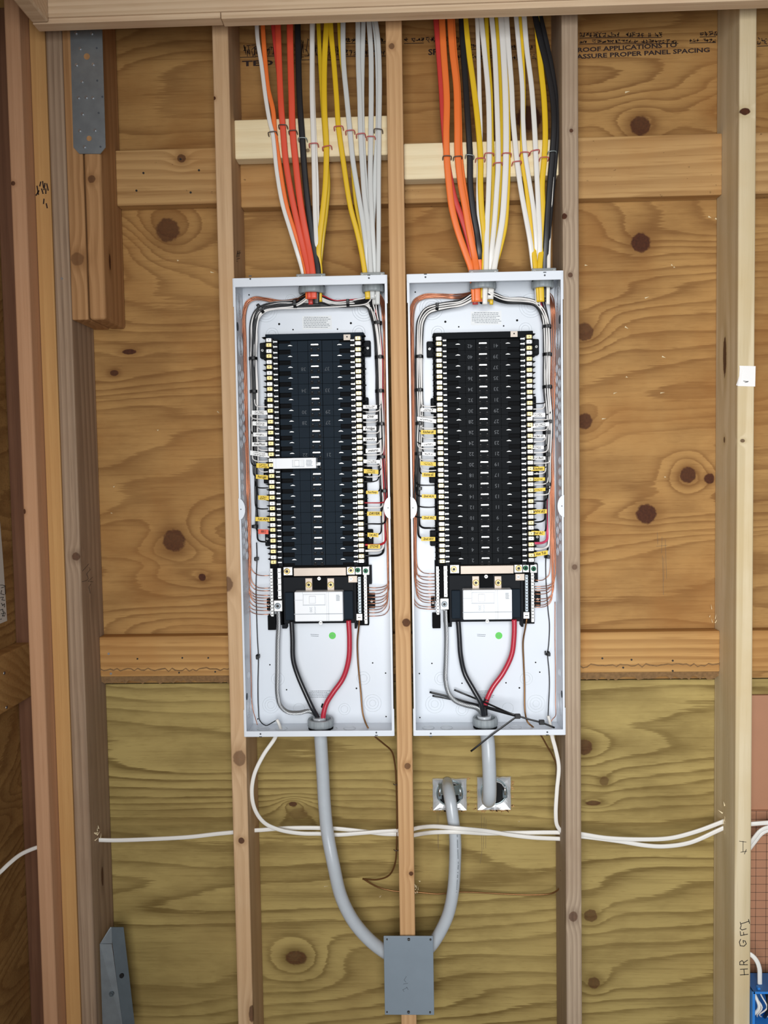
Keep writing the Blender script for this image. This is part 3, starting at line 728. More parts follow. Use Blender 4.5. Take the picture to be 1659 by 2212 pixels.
    for s in (-1, 1):
        x0, x1 = sorted((xc + s * .0985, xc + s * .1165))
        MB().rbox(x0, x1, YTM + .004, YPL + .012, zbot, z0 + .014, .001, 1).build('terminal_rail', M['blk'], t)
        x0, x1 = sorted((xc + s * .0885, xc + s * .0985))
        MB().box(x0, x1, YTM + .014, YPL + .012, zbot, z0 + .0125).build('pin_rail', M['blk_mid'], t)
        mb = MB()
        for k in range(42):
            z = z0 + .0145 - k * pit / 2; f = 1 if (k % 3 or not L) else 1.3
            xa, xb, xm = xc + s * .1160, xc + s * (.1160 + .0075 * f), xc + s * .1185
            mb.prismY([(xa, z - .001), (xa, z + .0035), (xb, z + .0022), (xm, z - .0005)], YTM + .003, YPL)
        mb.build('barrier_fins', M['blk'], t)
        for z, w_ in ((z0 - .010, .014), (z0 - .148, .006), (z0 - .318, .012), (z0 - .474, .012)):
            x0, x1 = sorted((xc + s * .118, xc + s * (.1225 + w_)))
            f = MB().rbox(x0, x1, YPL + .006, YBK - w, z - .019, z + .019, .002, 1).build('mounting_foot', M['blk_mid'], t)
            if w_ > .01: inst('screw', SCR_FT, (xc + s * (.122 + w_ * .55), YPL + .005, z), f)
    num_l = M['ink_num_l'] if L else M['ink_num']
    for k in range(21):
        z = z0 - k * pit; xk = lean(z) * .35 + xc * .65
        inst('breaker_space', oL, (xk, YPL, z), t); inst('breaker_space', oR, (xk, YPL, z), t)
        for s, me, nn in ((-1, iL, 42 - 2 * k), (1, iR, 41 - 2 * k)):
            pl = inst('blank_plate', me, (xk, YPL, z), t)
            if not L or k in (2, 4, 6, 7, 10): inst('number', text_mesh(str(nn), .0125, num_l, 0, 0, 1, PI), (xk + s * (.031 if not L else .029), YPL - .0004, z - .0055), pl)
        c = inst('bus_cell', cell, (xk, YPL, z), t); inst('bus_stab', STAB, (xk, YPL - .002, z), c)
        for s in (-1, 1):
            inst('slot_clip', CLIP, (xk + s * .0605, YPL - .001, z - .001), t)
            for j, dz in ((0, .0078), (1, -.0042)):
                # silver above brass on the left of each row; the other way round at the right
                kind = 'silver' if (j == 0) == (s < 0) else 'brass'
                inst('terminal', TERM[kind], (xk + s * .1075, YTM, z + dz + .001), t)
                inst('contact_pin', PIN if s > 0 else PIN_R, (xk + s * (.0935 if s > 0 else .0945), YTM + .012, z + dz - .0015), t)
    # ------- lower section: neutral crossbar, bars, lugs, main breaker
    yb = YPL
    def nb(px0, py0, px1, py1, yf, ybk, r=0): return PB(MB(), px0, py0, px1, py1, yf, ybk, 0, dx, r)
    tray = nb(583, 1216, 797, 1300, yb + .010, YBK - .003).build('lug_tray', M['blk'], t)
    for (q, yf, m_) in (((600, 1246, 616, 1350), yb + .004, 'blk'), ((764, 1258, 771, 1358), yb - .006, 'blk_mid'), ((771, 1244, 797, 1351), yb + .008, 'blk'), ((578, 1330, 596, 1361), yb + .004, 'blk'),
                        ((608, 1300, 620, 1358), yb + .004, 'blk_mid'), ((790, 1222, 803, 1262), yb + .006, 'blk_mid')):
        nb(*q, yf, YBK - .002, .001).build('tray_rib', M[m_], t)
    br = nb(611, 1247, 766, 1346, yb - .004, YBK - .004, .002).build('main_breaker', M['blk_mid'], t, label='black main breaker with white face')
    nb(615, 1280, 635, 1340, yb - .014, yb - .003, .002).build('breaker_shoulder', M['blk_l'], br)
    nb(741, 1277, 763, 1338, yb - .014, yb - .003, .002).build('breaker_shoulder', M['blk_l'], br)
    nb(676, 1247, 705, 1272, yb - .007, yb - .003, .001).build('terminal_cover', M['blk'], br)
    yf = yb - .036
    nb(635.5, 1279, 741.5, 1342, yf, yb - .003, .0025).build('face_plate', M['brk'], br, label='white moulded face')
    nb(654, 1284, 703, 1307, yf - .0022, yf + .001, .002).build('toggle_recess', M['brk'], br)
    nb(667, 1288, 682, 1304, yf - .006, yf + .001, .0015).build('toggle', M['brk'], br)
    ln = MB()
    for q in ((654, 1283.6, 703, 1284.2), (654, 1307, 703, 1307.6), (653.6, 1284, 654.2, 1307), (635.5, 1296.4, 654, 1296.9), (635.5, 1326, 741, 1326.5), (705.5, 1279, 706.3, 1341), (709.6, 1279, 710.2, 1341), (653, 1279, 653.6, 1283)):
        PB(ln, *q, yf - .0002, yf + .001, 0, dx)
    ln.build('face_groove', M['brk_line'], br)
    pz = U(671.5, 1317, yf); inst('lettering', text_mesh('200', .0088, M['brk_line'], 0, 0, 1, -PI / 2), (pz.x + dx, yf - .0007, pz.z), br)
    pz = U(680.5, 1317.5, yf); inst('lettering', text_mesh('LEVITON', .0044, M['brk_line'], 0, 0, 1, -PI / 2), (pz.x + dx, yf - .0007, pz.z), br)
    pz = U(730, 1292, yf); word_dashes(MB(), pz.x + dx, pz.z, yf - .0003, .009, 5, .0032, .0016, rng).build('fine_print', M['print'], br)
    for px in (667, 714.5):
        o = nb(px - 8, 1249, px + 8, 1279, yb - .012, yb - .002, .001).build('line_lug', M['tin_dull'], br)
        p = U(px, 1263, yb - .013); inst('screw', SCR_GD, (p.x + dx, yb - .0135, p.z), o)
    for (px, py) in ((689.5, 1249.5), (693, 1345)):
        p = U(px, py, yb - .008); inst('screw', SCR_R, (p.x + dx, yb - .0085, p.z), br)
    cb = nb(634, 1227, 748, 1243.5, yb - .012, yb + .002, .001).build('neutral_crossbar', M['tin_dull'], t, label='broad tinned neutral crossbar')
    for (q, scr, cx, cy) in (((612, 1225, 632, 1243), SCR_GD, 620, 1234), ((749, 1224.5, 767, 1241.5), SCR_GD, 758, 1232), ((767.5, 1224.5, 781, 1241), SCR_GR, 773, 1231.5), ((783, 1224, 798, 1242), SCR_GR, 790, 1233)):
        o = nb(*q, yb - .010, yb + .004, .001).build('bonding_lug', M['tin'], t); p = U(cx, cy, yb - .012); inst('screw', scr, (p.x + dx, yb - .0125, p.z), o)
    def bar(px0, px1, py0, py1, n, name, scr, pxs, y0s, y1s, m_):
        o = nb(px0, py0, px1, py1, yb - .006, yb + .008, .0008).build(name, M[m_], t)
        for i in range(n):
            p = U(pxs + (1.2 * i / n), y0s + (y1s - y0s) * i / (n - 1), yb - .007); inst('screw', scr, (p.x + dx, yb - .0072, p.z), o)
        return o
    bar(583, 591.5, 1228, 1332, 14, 'ground_bar', SCR_S, 586.5, 1236, 1327, 'tin')
    bar(599, 608.5, 1227, 1294, 5, 'neutral_bar', SCR_R, 603.3, 1236, 1288, 'tin')
    bar(773, 781, 1246, 1325, 12, 'neutral_bar', SCR_D, 776, 1250, 1320, 'galv')
    bar(785.5, 794, 1242, 1348, 14, 'ground_bar', SCR_S, 789, 1248, 1338, 'tin')
    o = nb(752, 1244, 772, 1258.5, yb - .008, yb + .004, .0008).build('strap_plate', M['tin_dull'], t); p = U(758, 1250.5, yb - .009); inst('screw', SCR_R, (p.x + dx, yb - .0095, p.z), o)
    o = nb(591, 1297, 610, 1321, yb - .014, yb + .004, .0012).build('neutral_lug', M['tin'], t, label='large square neutral lug'); p = U(600, 1309, yb - .015); inst('screw', SCR_BIG, (p.x + dx, yb - .0155, p.z), o)
    o = nb(769.5, 1326, 783, 1340.5, yb - .010, yb + .004, .001).build('ground_lug', M['tin'], t); p = U(776, 1333, yb - .011); inst('screw', SCR_R, (p.x + dx, yb - .0115, p.z), o); o.children[0].scale = (1.2, 1, 1.2)
    for q in ((576, 1294, 584, 1318), (796, 1283, 810, 1314)):
        f = nb(*q, yb + .010, YBK - .002, .001).build('mounting_foot', M['blk_mid'], t); p = U((q[0] + q[2]) / 2, (q[1] + q[3]) / 2, yb + .009); inst('screw', SCR_FT, (p.x + dx, yb + .0095, p.z), f)
    return t
pL = make_panel('L'); pR = make_panel('R')
connector(674, 620, .0325, ZBX1, True, 'wide grey ribbed connector at the top middle of the left panel', pL)
connector(806, 620, .0270, ZBX1, True, 'smaller grey connector at the top right corner of the left panel', pL)
connector(1043, 612, .0325, ZBX1, True, 'wide grey ribbed connector at the top middle of the right panel', pR)
connector(1172, 612, .0270, ZBX1, True, 'smaller grey connector at the top right corner of the right panel', pR)
connector(693, 1565, .0325, ZBX0, False, 'grey ribbed connector in the floor of the left panel', pL)
connector(1048, 1562, .0310, ZBX0, False, 'grey ribbed connector in the floor of the right panel', pR)
# the single fitted breaker
cb_t = empty('circuit_breaker', U(635, 1001, -.10), label='single white circuit breaker snapped into the left panel', category='breaker')
YB1 = -.120
PB(MB(), 589, 990, 683, 1011.5, YB1, YPL - .001, r=.0015).build('body', M['brk'], cb_t)
PB(MB(), 632, 993, 657, 1008, YB1 - .001, YB1 + .002, r=.0008).build('handle_recess', M['label'], cb_t)
PB(MB(), 636, 994.5, 646, 1007, YB1 - .0055, YB1 + .002, r=.001).build('handle', M['brk'], cb_t)
ln = MB()
for q in ((631, 993, 631.7, 1008), (656.5, 993, 657.2, 1008), (646, 993.5, 646.5, 1007.5), (596, 990.5, 596.6, 1011), (631, 1008, 657, 1008.5)): PB(ln, *q, YB1 - .0012, YB1 + .001)
ln.build('moulding_line', M['brk_line'], cb_t)
pz = U(668, 1001, YB1); word_dashes(MB(), pz.x, pz.z, YB1 - .0003, .016, 5, .0034, .0016, random.Random(8)).build('fine_print', M['print'], cb_t)
PB(MB(), 683, 1003, 692, 1005, YB1 + .012, YB1 + .016).build('contact_blade', M['tin'], cb_t)
# ================================================================== CABLES ABOVE THE PANELS
def cable(name, label, pts, m, w=.0105, th=.0052, cat='cable', group=None, round_r=None, n=10, parent=None, sub=8):
    P = smooth(UP(pts), sub); mb = MB()
    if round_r: mb.tube(P, round_r, n)
    else: mb.tube(P, 0, n, flat=(w, th), ref=(0, -1, 0))
    org = P[-1] if parent is None else None
    kw = dict(label=label)
    if parent is None: kw.update(category=cat, group=group)
    return mb.build(name, M[m], parent, org, **kw)
def depth(py, layer, hdr=25, st=300, end=585):
    """cables come down through the top plate, lie on the pale block, then bend out into the connectors"""
    if py <= st: y = -.072 + (YW - .0034 + .072) * max(0, min(1, (py - hdr) / (st - 60 - hdr)))
    else: y = (YW - .0034) + (YC - YW + .0034) * (py - st) / (end - st)
    return y - layer * .0055
def top_cable(label, xy, m, px, layer, group, endx=None, endy=0.0, name='cable', st=300):
    """xy: pixel polyline; px: width in pixels; the last point is the connector"""
    pts = [(x, y - (12 if i == 0 else 0), depth(y, layer, st=st)) for i, (x, y) in enumerate(xy)]
    x, y = xy[-1]
    pts[-1] = (x, y, YC + endy * .8)
    ex = endx if endx is not None else x
    pts += [(ex, 625, YC + endy), (ex + (ex - x) * .3, 652 + 6 * ((len(label) * 7) % 3 - 1), YC + endy)]
    return cable(name, label, pts, m, px * .00112, .0054, group=group)
GL = 'sheathed cables entering the left panel from above'; GR = 'sheathed cables entering the right panel from above'
top_cable('white cable farthest left above the left panel', [(554, 29), (556, 80), (565, 141), (574, 212), (583, 265), (589, 289), (598, 371), (610, 440), (626, 494), (642, 546), (654, 588)], 'nm_white', 9, 1, GL, 660, .010)
top_cable('orange cable hugging the leftmost white cable above the left panel', [(566, 29), (569, 80), (573, 133), (579, 191), (590, 239), (594, 286), (602, 345), (618, 440), (634, 494), (650, 541), (661, 588)], 'nm_or', 10, 0, GL, 664, -.006)
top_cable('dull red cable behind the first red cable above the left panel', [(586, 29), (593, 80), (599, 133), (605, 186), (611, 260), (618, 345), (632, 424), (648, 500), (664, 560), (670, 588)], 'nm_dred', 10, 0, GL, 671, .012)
top_cable('red cable with the upper dark staple, left of the other red one', [(599, 29), (602, 106), (605, 186), (608, 240), (611, 275), (617, 345), (630, 424), (642, 480), (656, 540), (667, 588)], 'nm_red', 13, 1, GL, 669, -.012)
top_cable('wider red cable beside the black one above the left panel', [(626, 29), (627, 106), (630, 212), (632, 281), (638, 345), (647, 424), (655, 475), (666, 530), (675, 588)], 'nm_red', 14, 1, GL, 677, -.014)
top_cable('black cable among the colours above the left panel', [(642, 29), (644, 106), (647, 212), (653, 300), (658, 371), (665, 440), (674, 506), (682, 553), (687, 588)], 'nm_blk', 13, 1, GL, 684, -.010)
top_cable('white cable between the black and the yellow ones, left panel', [(674, 27), (674, 106), (674, 212), (677, 310), (679, 400), (681, 470), (684, 530), (687, 588)], 'nm_white', 10, 1, GL, 686, .004)
top_cable('second white strand showing right of the middle white cable', [(677, 27), (676, 106), (677, 212), (681, 310), (685, 400), (686, 470), (686, 530), (686, 588)], 'nm_white', 8, 0, GL, 684, .012)
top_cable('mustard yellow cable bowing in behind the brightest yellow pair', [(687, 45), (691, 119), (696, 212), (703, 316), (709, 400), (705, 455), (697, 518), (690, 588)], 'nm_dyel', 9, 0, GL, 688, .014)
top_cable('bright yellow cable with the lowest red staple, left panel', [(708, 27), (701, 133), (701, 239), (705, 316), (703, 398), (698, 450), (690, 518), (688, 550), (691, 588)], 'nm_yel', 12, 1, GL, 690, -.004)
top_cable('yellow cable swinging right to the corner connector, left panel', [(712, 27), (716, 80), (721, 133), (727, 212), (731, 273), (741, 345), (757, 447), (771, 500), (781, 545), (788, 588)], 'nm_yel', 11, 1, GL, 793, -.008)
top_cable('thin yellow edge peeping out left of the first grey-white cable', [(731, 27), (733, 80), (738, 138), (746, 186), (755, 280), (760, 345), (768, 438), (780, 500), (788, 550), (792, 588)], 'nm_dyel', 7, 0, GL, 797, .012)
top_cable('grey-white cable next to the right-swinging yellow one', [(741, 27), (742, 133), (749, 212), (756, 284), (762, 345), (774, 420), (784, 480), (792, 540), (797, 588)], 'nm_gray', 11, 1, GL, 800, .004)
top_cable('second grey-white cable, stapled at mid block, left panel', [(773, 24), (774, 133), (777, 212), (779, 289), (782, 345), (787, 420), (795, 490), (801, 588)], 'nm_gray', 11, 1, GL, 804, -.010)
top_cable('grey-white cable doubling behind the second one, left panel', [(786, 24), (783, 133), (782, 212), (784, 300), (790, 400), (799, 490), (805, 588)], 'nm_gray', 10, 0, GL, 807, .012)
top_cable('grey-white cable under the lowest right red staple, left panel', [(794, 24), (801, 106), (802, 186), (801, 294), (800, 398), (804, 480), (809, 588)], 'nm_gray', 11, 1, GL, 811, 0)
top_cable('grey-white cable second from right above the left panel', [(802, 24), (812, 80), (816, 159), (816, 278), (812, 345), (808, 430), (805, 520), (812, 588)], 'nm_gray', 10, 0, GL, 813, .008)
top_cable('grey-white cable farthest right, with the dark staple', [(806, 24), (816, 80), (820, 159), (819, 278), (818, 400), (818, 494), (817, 588)], 'nm_gray', 10, 1, GL, 816, -.008)
SR = 335
def tr(label, xy, m, px, layer, endx, endy, **k): return top_cable(label, xy, m, px, layer, GR, endx, endy, st=SR, **k)
tr('dull red cable half hidden by the first orange one', [(939, 20), (946, 93), (953, 186), (958, 265), (966, 345), (981, 424), (996, 467), (1008, 504), (1018, 545), (1024, 582)], 'nm_dred', 12, 0, 1026, .010)
tr('leftmost orange cable above the right panel', [(953, 20), (958, 106), (965, 212), (964, 292), (965, 337), (970, 400), (976, 448), (988, 496), (1005, 545), (1018, 582)], 'nm_or', 14, 1, 1024, -.008)
tr('second orange cable from the left above the right panel', [(971, 20), (977, 106), (986, 186), (988, 265), (989, 337), (996, 400), (1005, 448), (1014, 500), (1025, 555), (1029, 582)], 'nm_or', 14, 1, 1031, -.012)
tr('third orange cable tucked right under the second one', [(975, 20), (981, 106), (989, 186), (992, 265), (994, 337), (1003, 410), (1017, 484), (1031, 540), (1037, 582)], 'nm_or', 12, 0, 1037, .002)
tr('black cable between the orange and yellow ones', [(996, 20), (999, 80), (1006, 186), (1011, 265), (1015, 334), (1016, 400), (1022, 455), (1030, 500), (1036, 545), (1040, 582)], 'nm_blk', 13, 1, 1040, .014)
tr('first yellow cable, right of the black one', [(1002, 20), (1012, 106), (1023, 186), (1032, 265), (1038, 342), (1038, 400), (1041, 460), (1046, 505), (1047, 545), (1046, 582)], 'nm_yel', 12, 1, 1044, -.004)
tr('white cable slipping behind the first yellow one', [(1029, 17), (1034, 133), (1036, 212), (1038, 292), (1034, 370), (1033, 436), (1038, 508), (1043, 554), (1045, 582)], 'nm_white', 9, 0, 1043, .010)
tr('white cable with a red staple right of the first yellow one', [(1036, 17), (1046, 106), (1055, 212), (1057, 331), (1055, 420), (1052, 490), (1050, 582)], 'nm_white', 11, 1, 1048, -.012)
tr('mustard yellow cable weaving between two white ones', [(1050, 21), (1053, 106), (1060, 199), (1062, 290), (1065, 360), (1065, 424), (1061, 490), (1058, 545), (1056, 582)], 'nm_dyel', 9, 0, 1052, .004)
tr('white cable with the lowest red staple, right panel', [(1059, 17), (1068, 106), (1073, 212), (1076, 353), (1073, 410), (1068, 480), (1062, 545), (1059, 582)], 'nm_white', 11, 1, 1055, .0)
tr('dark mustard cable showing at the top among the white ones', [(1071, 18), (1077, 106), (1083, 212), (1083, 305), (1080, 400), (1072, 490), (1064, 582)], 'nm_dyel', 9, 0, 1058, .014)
tr('thick white cable in the middle of the right panel run', [(1080, 17), (1087, 106), (1092, 212), (1093, 331), (1090, 410), (1085, 475), (1076, 530), (1067, 582)], 'nm_white', 13, 1, 1061, -.006)
tr('yellow edge running along the thick white cable', [(1090, 17), (1094, 106), (1097, 212), (1099, 331), (1097, 424), (1092, 490), (1082, 535), (1069, 582)], 'nm_yel', 8, 0, 1063, .008)
tr('white cable bending right toward the corner connector', [(1092, 17), (1099, 106), (1105, 186), (1108, 252), (1113, 310), (1117, 350), (1126, 414), (1136, 470), (1145, 520), (1153, 582)], 'nm_white', 11, 1, 1160, .006)
tr('yellow cable crossing between the two right white bends', [(1122, 17), (1127, 106), (1130, 200), (1129, 300), (1130, 353), (1137, 400), (1144, 460), (1151, 520), (1157, 582)], 'nm_yel', 11, 0, 1163, -.006)
tr('white printed cable third from right of the white ones', [(1112, 17), (1121, 106), (1128, 186), (1130, 265), (1134, 329), (1143, 390), (1152, 450), (1158, 515), (1161, 582)], 'nm_white', 10, 1, 1165, .010)
tr('last white cable left of the right yellow one', [(1130, 17), (1138, 106), (1148, 186), (1154, 265), (1157, 324), (1160, 385), (1163, 450), (1166, 520), (1165, 582)], 'nm_white', 11, 1, 1167, .002)
tr('rightmost yellow cable beside the black one', [(1158, 19), (1162, 80), (1168, 143), (1175, 212), (1178, 292), (1176, 340), (1171, 400), (1173, 460), (1171, 520), (1166, 582)], 'nm_yel', 12, 0, 1169, -.010)
tr('thick black cable farthest right above the right panel', [(1150, 16), (1166, 80), (1182, 146), (1194, 212), (1197, 265), (1194, 326), (1189, 385), (1184, 450), (1180, 520), (1177, 586)], 'nm_blk', 13, 1, 1177, .004)
tr('second black cable in the shade of the right stud', [(1160, 16), (1178, 80), (1192, 146), (1201, 212), (1203, 265), (1201, 326), (1196, 385), (1190, 450), (1184, 520), (1180, 586)], 'nm_blk', 10, 0, 1180, .012)
tr('white cable lowest right, squeezed beside the black ones', [(1197, 300), (1194, 380), (1190, 450), (1186, 520), (1185, 586)], 'nm_white', 8, 0, 1184, -.004)
# staples: a bent wire over each cable
def staple(px, py, m, wpx, label, tilt=0.0):
    Y = YW - .0165
    a, b = U(px - wpx / 2, py + tilt, Y), U(px + wpx / 2, py - tilt, Y)
    p = [(a.x, YW + .006, a.z - .004), (a.x, Y + .002, a.z - .0015), (a.x + .0016, Y, a.z), (b.x - .0016, Y, b.z), (b.x, Y + .002, b.z - .0015), (b.x, YW + .006, b.z - .004)]
    MB().tube(smooth(p, 3), .0013, 7).build('cable_staple', M[m], None, label=label, category='staple', group='cable staples on the pale blocks')
for a in ((588, 285, 'st_dark', 18, 'dark staple over the leftmost white and orange cables', 1), (610.5, 270, 'st_dark', 18, 'dark staple over the narrower red cable'), (632, 282, 'st_dark', 17, 'dark staple over the wider red cable', .5),
          (653, 298, 'st_grey', 18, 'grey staple over the left black cable'), (677, 310, 'st_red', 19, 'red staple over the white cable beside the left black cable', .6), (706, 316, 'st_red', 19, 'red staple over the bright yellow cable pair, lowest on the left block', 1.5),
          (731, 273, 'st_red', 19, 'red staple over the right-swinging yellow cable', .6), (756, 282, 'st_red', 19, 'red staple over the first grey-white cable', .8), (779, 289, 'st_red', 19, 'red staple over the second grey-white cable', 1),
          (801, 295, 'st_red', 18, 'red staple right of the middle grey-white cables, over the third'), (817, 279, 'st_dark', 18, 'dark staple over the rightmost grey-white cable', -.6),
          (966, 337, 'st_dark', 18, 'dark staple over the leftmost orange cable'), (989, 338, 'st_dark', 18, 'dark staple over the second orange cable', .6), (1015, 335, 'st_grey', 18, 'grey staple over the black cable beside the orange ones', -.8),
          (1038, 342, 'st_red', 20, 'red staple over the first yellow cable on the right block', .5), (1057, 331, 'st_red', 19, 'red staple over the white cable next to the first yellow one'), (1076, 352, 'st_red', 19, 'lowest red staple on the right block', .6),
          (1095, 331, 'st_red', 19, 'red staple over the thick white cable'), (1117, 349, 'st_red', 19, 'red staple low on the white cable bending right', 1), (1134, 329, 'st_red', 19, 'red staple over the white printed cable'),
          (1156, 325, 'st_red', 19, 'highest red staple, tilted, over the last white cable', 1.6), (1176, 340, 'st_red', 19, 'red staple over the rightmost yellow cable', .4), (1193, 327, 'st_grey', 18, 'grey staple over the thick black cable by the right stud', .5)):
    staple(*a)

# ================================================================== WIRES INSIDE THE PANELS
WR = .0015
def offset_path(path, lane, dz, wob, rng):
    """shift a pixel trunk sideways by `lane` pixels and in depth by dz"""
    out = []; n = len(path)
    for i, (x, y, Y) in enumerate(path):
        a = path[max(i - 1, 0)]; b = path[min(i + 1, n - 1)]
        tx, ty = b[0] - a[0], b[1] - a[1]; L = math.hypot(tx, ty) or 1
        k = lane * (0.45 if i == 0 else 1) + rng.uniform(-wob, wob)
        out.append((x - ty / L * k, y + tx / L * k, Y + dz))
    return out
COLN = {'w': ('white', 'w_white'), 'b': ('black', 'w_blk'), 'r': ('red', 'w_red'), 'p': ('pinkish red', 'w_pink')}
FLAGM = {'w': 'fl_white', 'y': 'fl_yel', 'o': 'fl_red'}; FLAGN = {'w': 'white', 'y': 'yellow', 'o': 'orange-red'}
def make_flag(w, fx0, fx1, fy0, fy1, fm, txt, tilt, rng):
    Yf = YTM + .001; a, b = U(fx0, fy0 + tilt, Yf), U(fx1, fy1 + tilt, Yf); c, d = U(fx1, fy0 - tilt, Yf), U(fx0, fy1 + tilt, Yf)
    e = U(fx1, fy1 - tilt, Yf)
    poly = [(a.x, a.z), (c.x, c.z), (e.x, e.z), (d.x, d.z)]
    fl = MB().prismY(poly, Yf - .0014, Yf + .0004).build('tape_flag', M[FLAGM[fm]], w, label=FLAGN[fm] + ' tape flag')
    ang = math.atan2(c.z - a.z, c.x - a.x); h = (fy1 - fy0) * .0011
    ctr = ((a.x + e.x) / 2, Yf - .0017, (a.z + e.z) / 2)
    if txt and not txt.startswith('~'):
        me = text_mesh(txt, h * .86, M['ink'], .024, .22); wd_ = max(v.co.x for v in me.vertices) - min(v.co.x for v in me.vertices)
        o = inst('handwriting', me, ctr, fl, (0, -ang, 0)); k = min(1.2, (fx1 - fx0) * .00098 * (.84 if len(txt) > 4 else .55) / wd_); o.scale = (k, 1, 1)
    else:
        mb = MB(); W_ = (fx1 - fx0) * .00098 * .8
        for r in range(2 if txt == '~~' else 1):
            x = -W_ / 2 + rng.uniform(0, W_ * .15); z0_ = (.17 * h - r * .40 * h) if txt == '~~' else -.05 * h; amp = .17 * h if txt == '~~' else .24 * h
            prev = None
            while x < W_ / 2 - rng.uniform(0, W_ * .12):
                q = (x, z0_ + rng.uniform(-amp, amp))
                if prev and rng.random() < .88:
                    A_, B_ = Vector(prev), Vector(q); dd = B_ - A_; nn = Vector((-dd.y, dd.x)).normalized() * .00032
                    mb.prismY([tuple(A_ + nn), tuple(B_ + nn), tuple(B_ - nn), tuple(A_ - nn)], -.0001, 0)
                prev = q; x += rng.uniform(.0003, .0009)
        me = mb.mesh('handwriting', M['ink']); inst('handwriting', me, ctr, fl, (0, -ang, 0))
def harness(panel, side, s, tx, src, trunk, alt, items, seed, gut):
    """items: (py, kind, flag or None, thickness). s=+1 when the terminals lie to the right of the gutter"""
    rng = random.Random(seed); n = len(items)
    cnt = {}; lanes = [q - 3 for q in range(7)] * 5; rng.shuffle(lanes)
    for i, it in enumerate(items):
        y, kind, flag = it[:3]; th = it[3] if len(it) > 3 else 1.0
        lane = lanes[i] * gut / 3.0 * (.35 if th > 1.5 else 1) + rng.uniform(-.6, .6); dz = (-(i // 7) * .0030 if th <= 1.5 else .004) - rng.uniform(0, .002) - (.0065 if kind == 'w' and cnt.get('w', 0) % 2 == 0 else 0)
        tk = alt if (alt and i % 3 == 1) else trunk
        last = [q for q in tk if q[1] < y - 34 or q[1] < 720]
        # straight run of the gutter down to just above the terminal
        gx = last[-1][0] + (tk[min(len(last), len(tk) - 1)][0] - last[-1][0]) * max(0, min(1, (y - 26 - last[-1][1]) / max(1, tk[min(len(last), len(tk) - 1)][1] - last[-1][1]))) if len(last) < len(tk) else last[-1][0]
        path = last + [(gx, y - 27, last[-1][2])]
        P = offset_path(path, lane, dz, 1.1, rng)
        x, yy, Y = P[-1]
        d = tx - x
        r = 9 * (1.3 if th > 1.5 else 1)
        P[-1] = (x, y - r - 8, Y)
        P += [(x + s * 1.5, y - r * .55, Y - .006), (x + s * r * .75, y - r * .10, Y - .012), (x + d * .6, y + rng.uniform(-.6, 1), YTM + .010), (tx, y, YTM + .010)]
        cname, m = COLN[kind]
        k = cnt[kind] = cnt.get(kind, 0) + 1
        ordn = ['topmost', 'second', 'third', 'fourth', 'fifth', 'sixth', 'seventh', 'eighth', 'ninth', 'tenth', 'eleventh', 'twelfth'][min(k - 1, 11)]
        if flag:
            tx_ = flag[5]; nm = (tx_ + ' on') if tx_ and not tx_.startswith('~') else 'with scribbled'
            lab = f'{cname} wire {nm} {FLAGN[flag[4]]} flag, {ordn} {cname} at {side} of {panel} panel'
        else: lab = f'{"heavy " if th > 1.5 else ""}{cname} wire without flag, {ordn} {cname} at {side} of {panel} panel'
        org = U(*P[-1])
        w = MB().tube(smooth(UP(P), 5), WR * th, 7).build('insulated_wire', M[m], None, org, label=lab, category='wire', group=f'branch wires at the {side} of the {panel} panel')
        if flag: make_flag(w, *flag[:4], flag[4], flag[5], flag[6] if len(flag) > 6 else 0, rng)
G0 = -.078
# left panel, left side
trunkLL = [(668, 634, YC), (655, 644, -.09), (636, 655, G0), (600, 659, G0), (572, 664, G0), (556, 674, G0), (549, 694, G0), (547, 735, G0), (547, 775, G0), (549, 846, G0), (549, 900, G0), (550, 1000, G0), (552, 1100, G0), (554, 1240, G0)]
altLL = [(803, 636, YC), (792, 648, -.09), (752, 655, G0), (700, 657, G0), (640, 659, G0), (600, 661, G0), (573, 667, G0), (557, 678, G0), (550, 697, G0), (548, 735, G0), (547, 775, G0), (549, 846, G0), (549, 900, G0), (550, 1000, G0), (552, 1100, G0), (554, 1240, G0)]
harness('left', 'left', 1, 579, None, trunkLL, altLL, [
    (879, 'w', None), (891, 'b', (543.5, 578, 887, 896, 'w', '~~', 0)), (905, 'w', None), (916, 'b', (546, 577, 911, 920, 'w', '~~', -1)), (928, 'w', None), (939, 'b', (547, 577, 934.5, 943, 'w', '~', 0)), (952, 'w', None),
    (960, 'b', (544, 577, 955.5, 964, 'w', 'Fire/Phon', 0)), (973, 'w', None), (982, 'b', (541, 582, 976, 986, 'w', '~~', -3)), (996, 'w', None), (1006, 'b', (554, 581, 1001, 1011, 'y', '~~', -.5)), (1019, 'w', None),
    (1030, 'b', (553, 579, 1026, 1035, 'y', 'Pool Light', -1)), (1054, 'b', None, 1.15), (1075, 'b', (558, 581, 1070.5, 1080, 'y', '~~', -.6)), (1099, 'b', None, 1.15), (1121, 'b', (552, 583, 1117, 1126, 'y', '1st AH', -.4)),
    (1148, 'b', (558, 580, 1143.5, 1153.5, 'o', 'WH 1', -.4), 1.3), (1170, 'b', None, 1.5)], 11, 7)
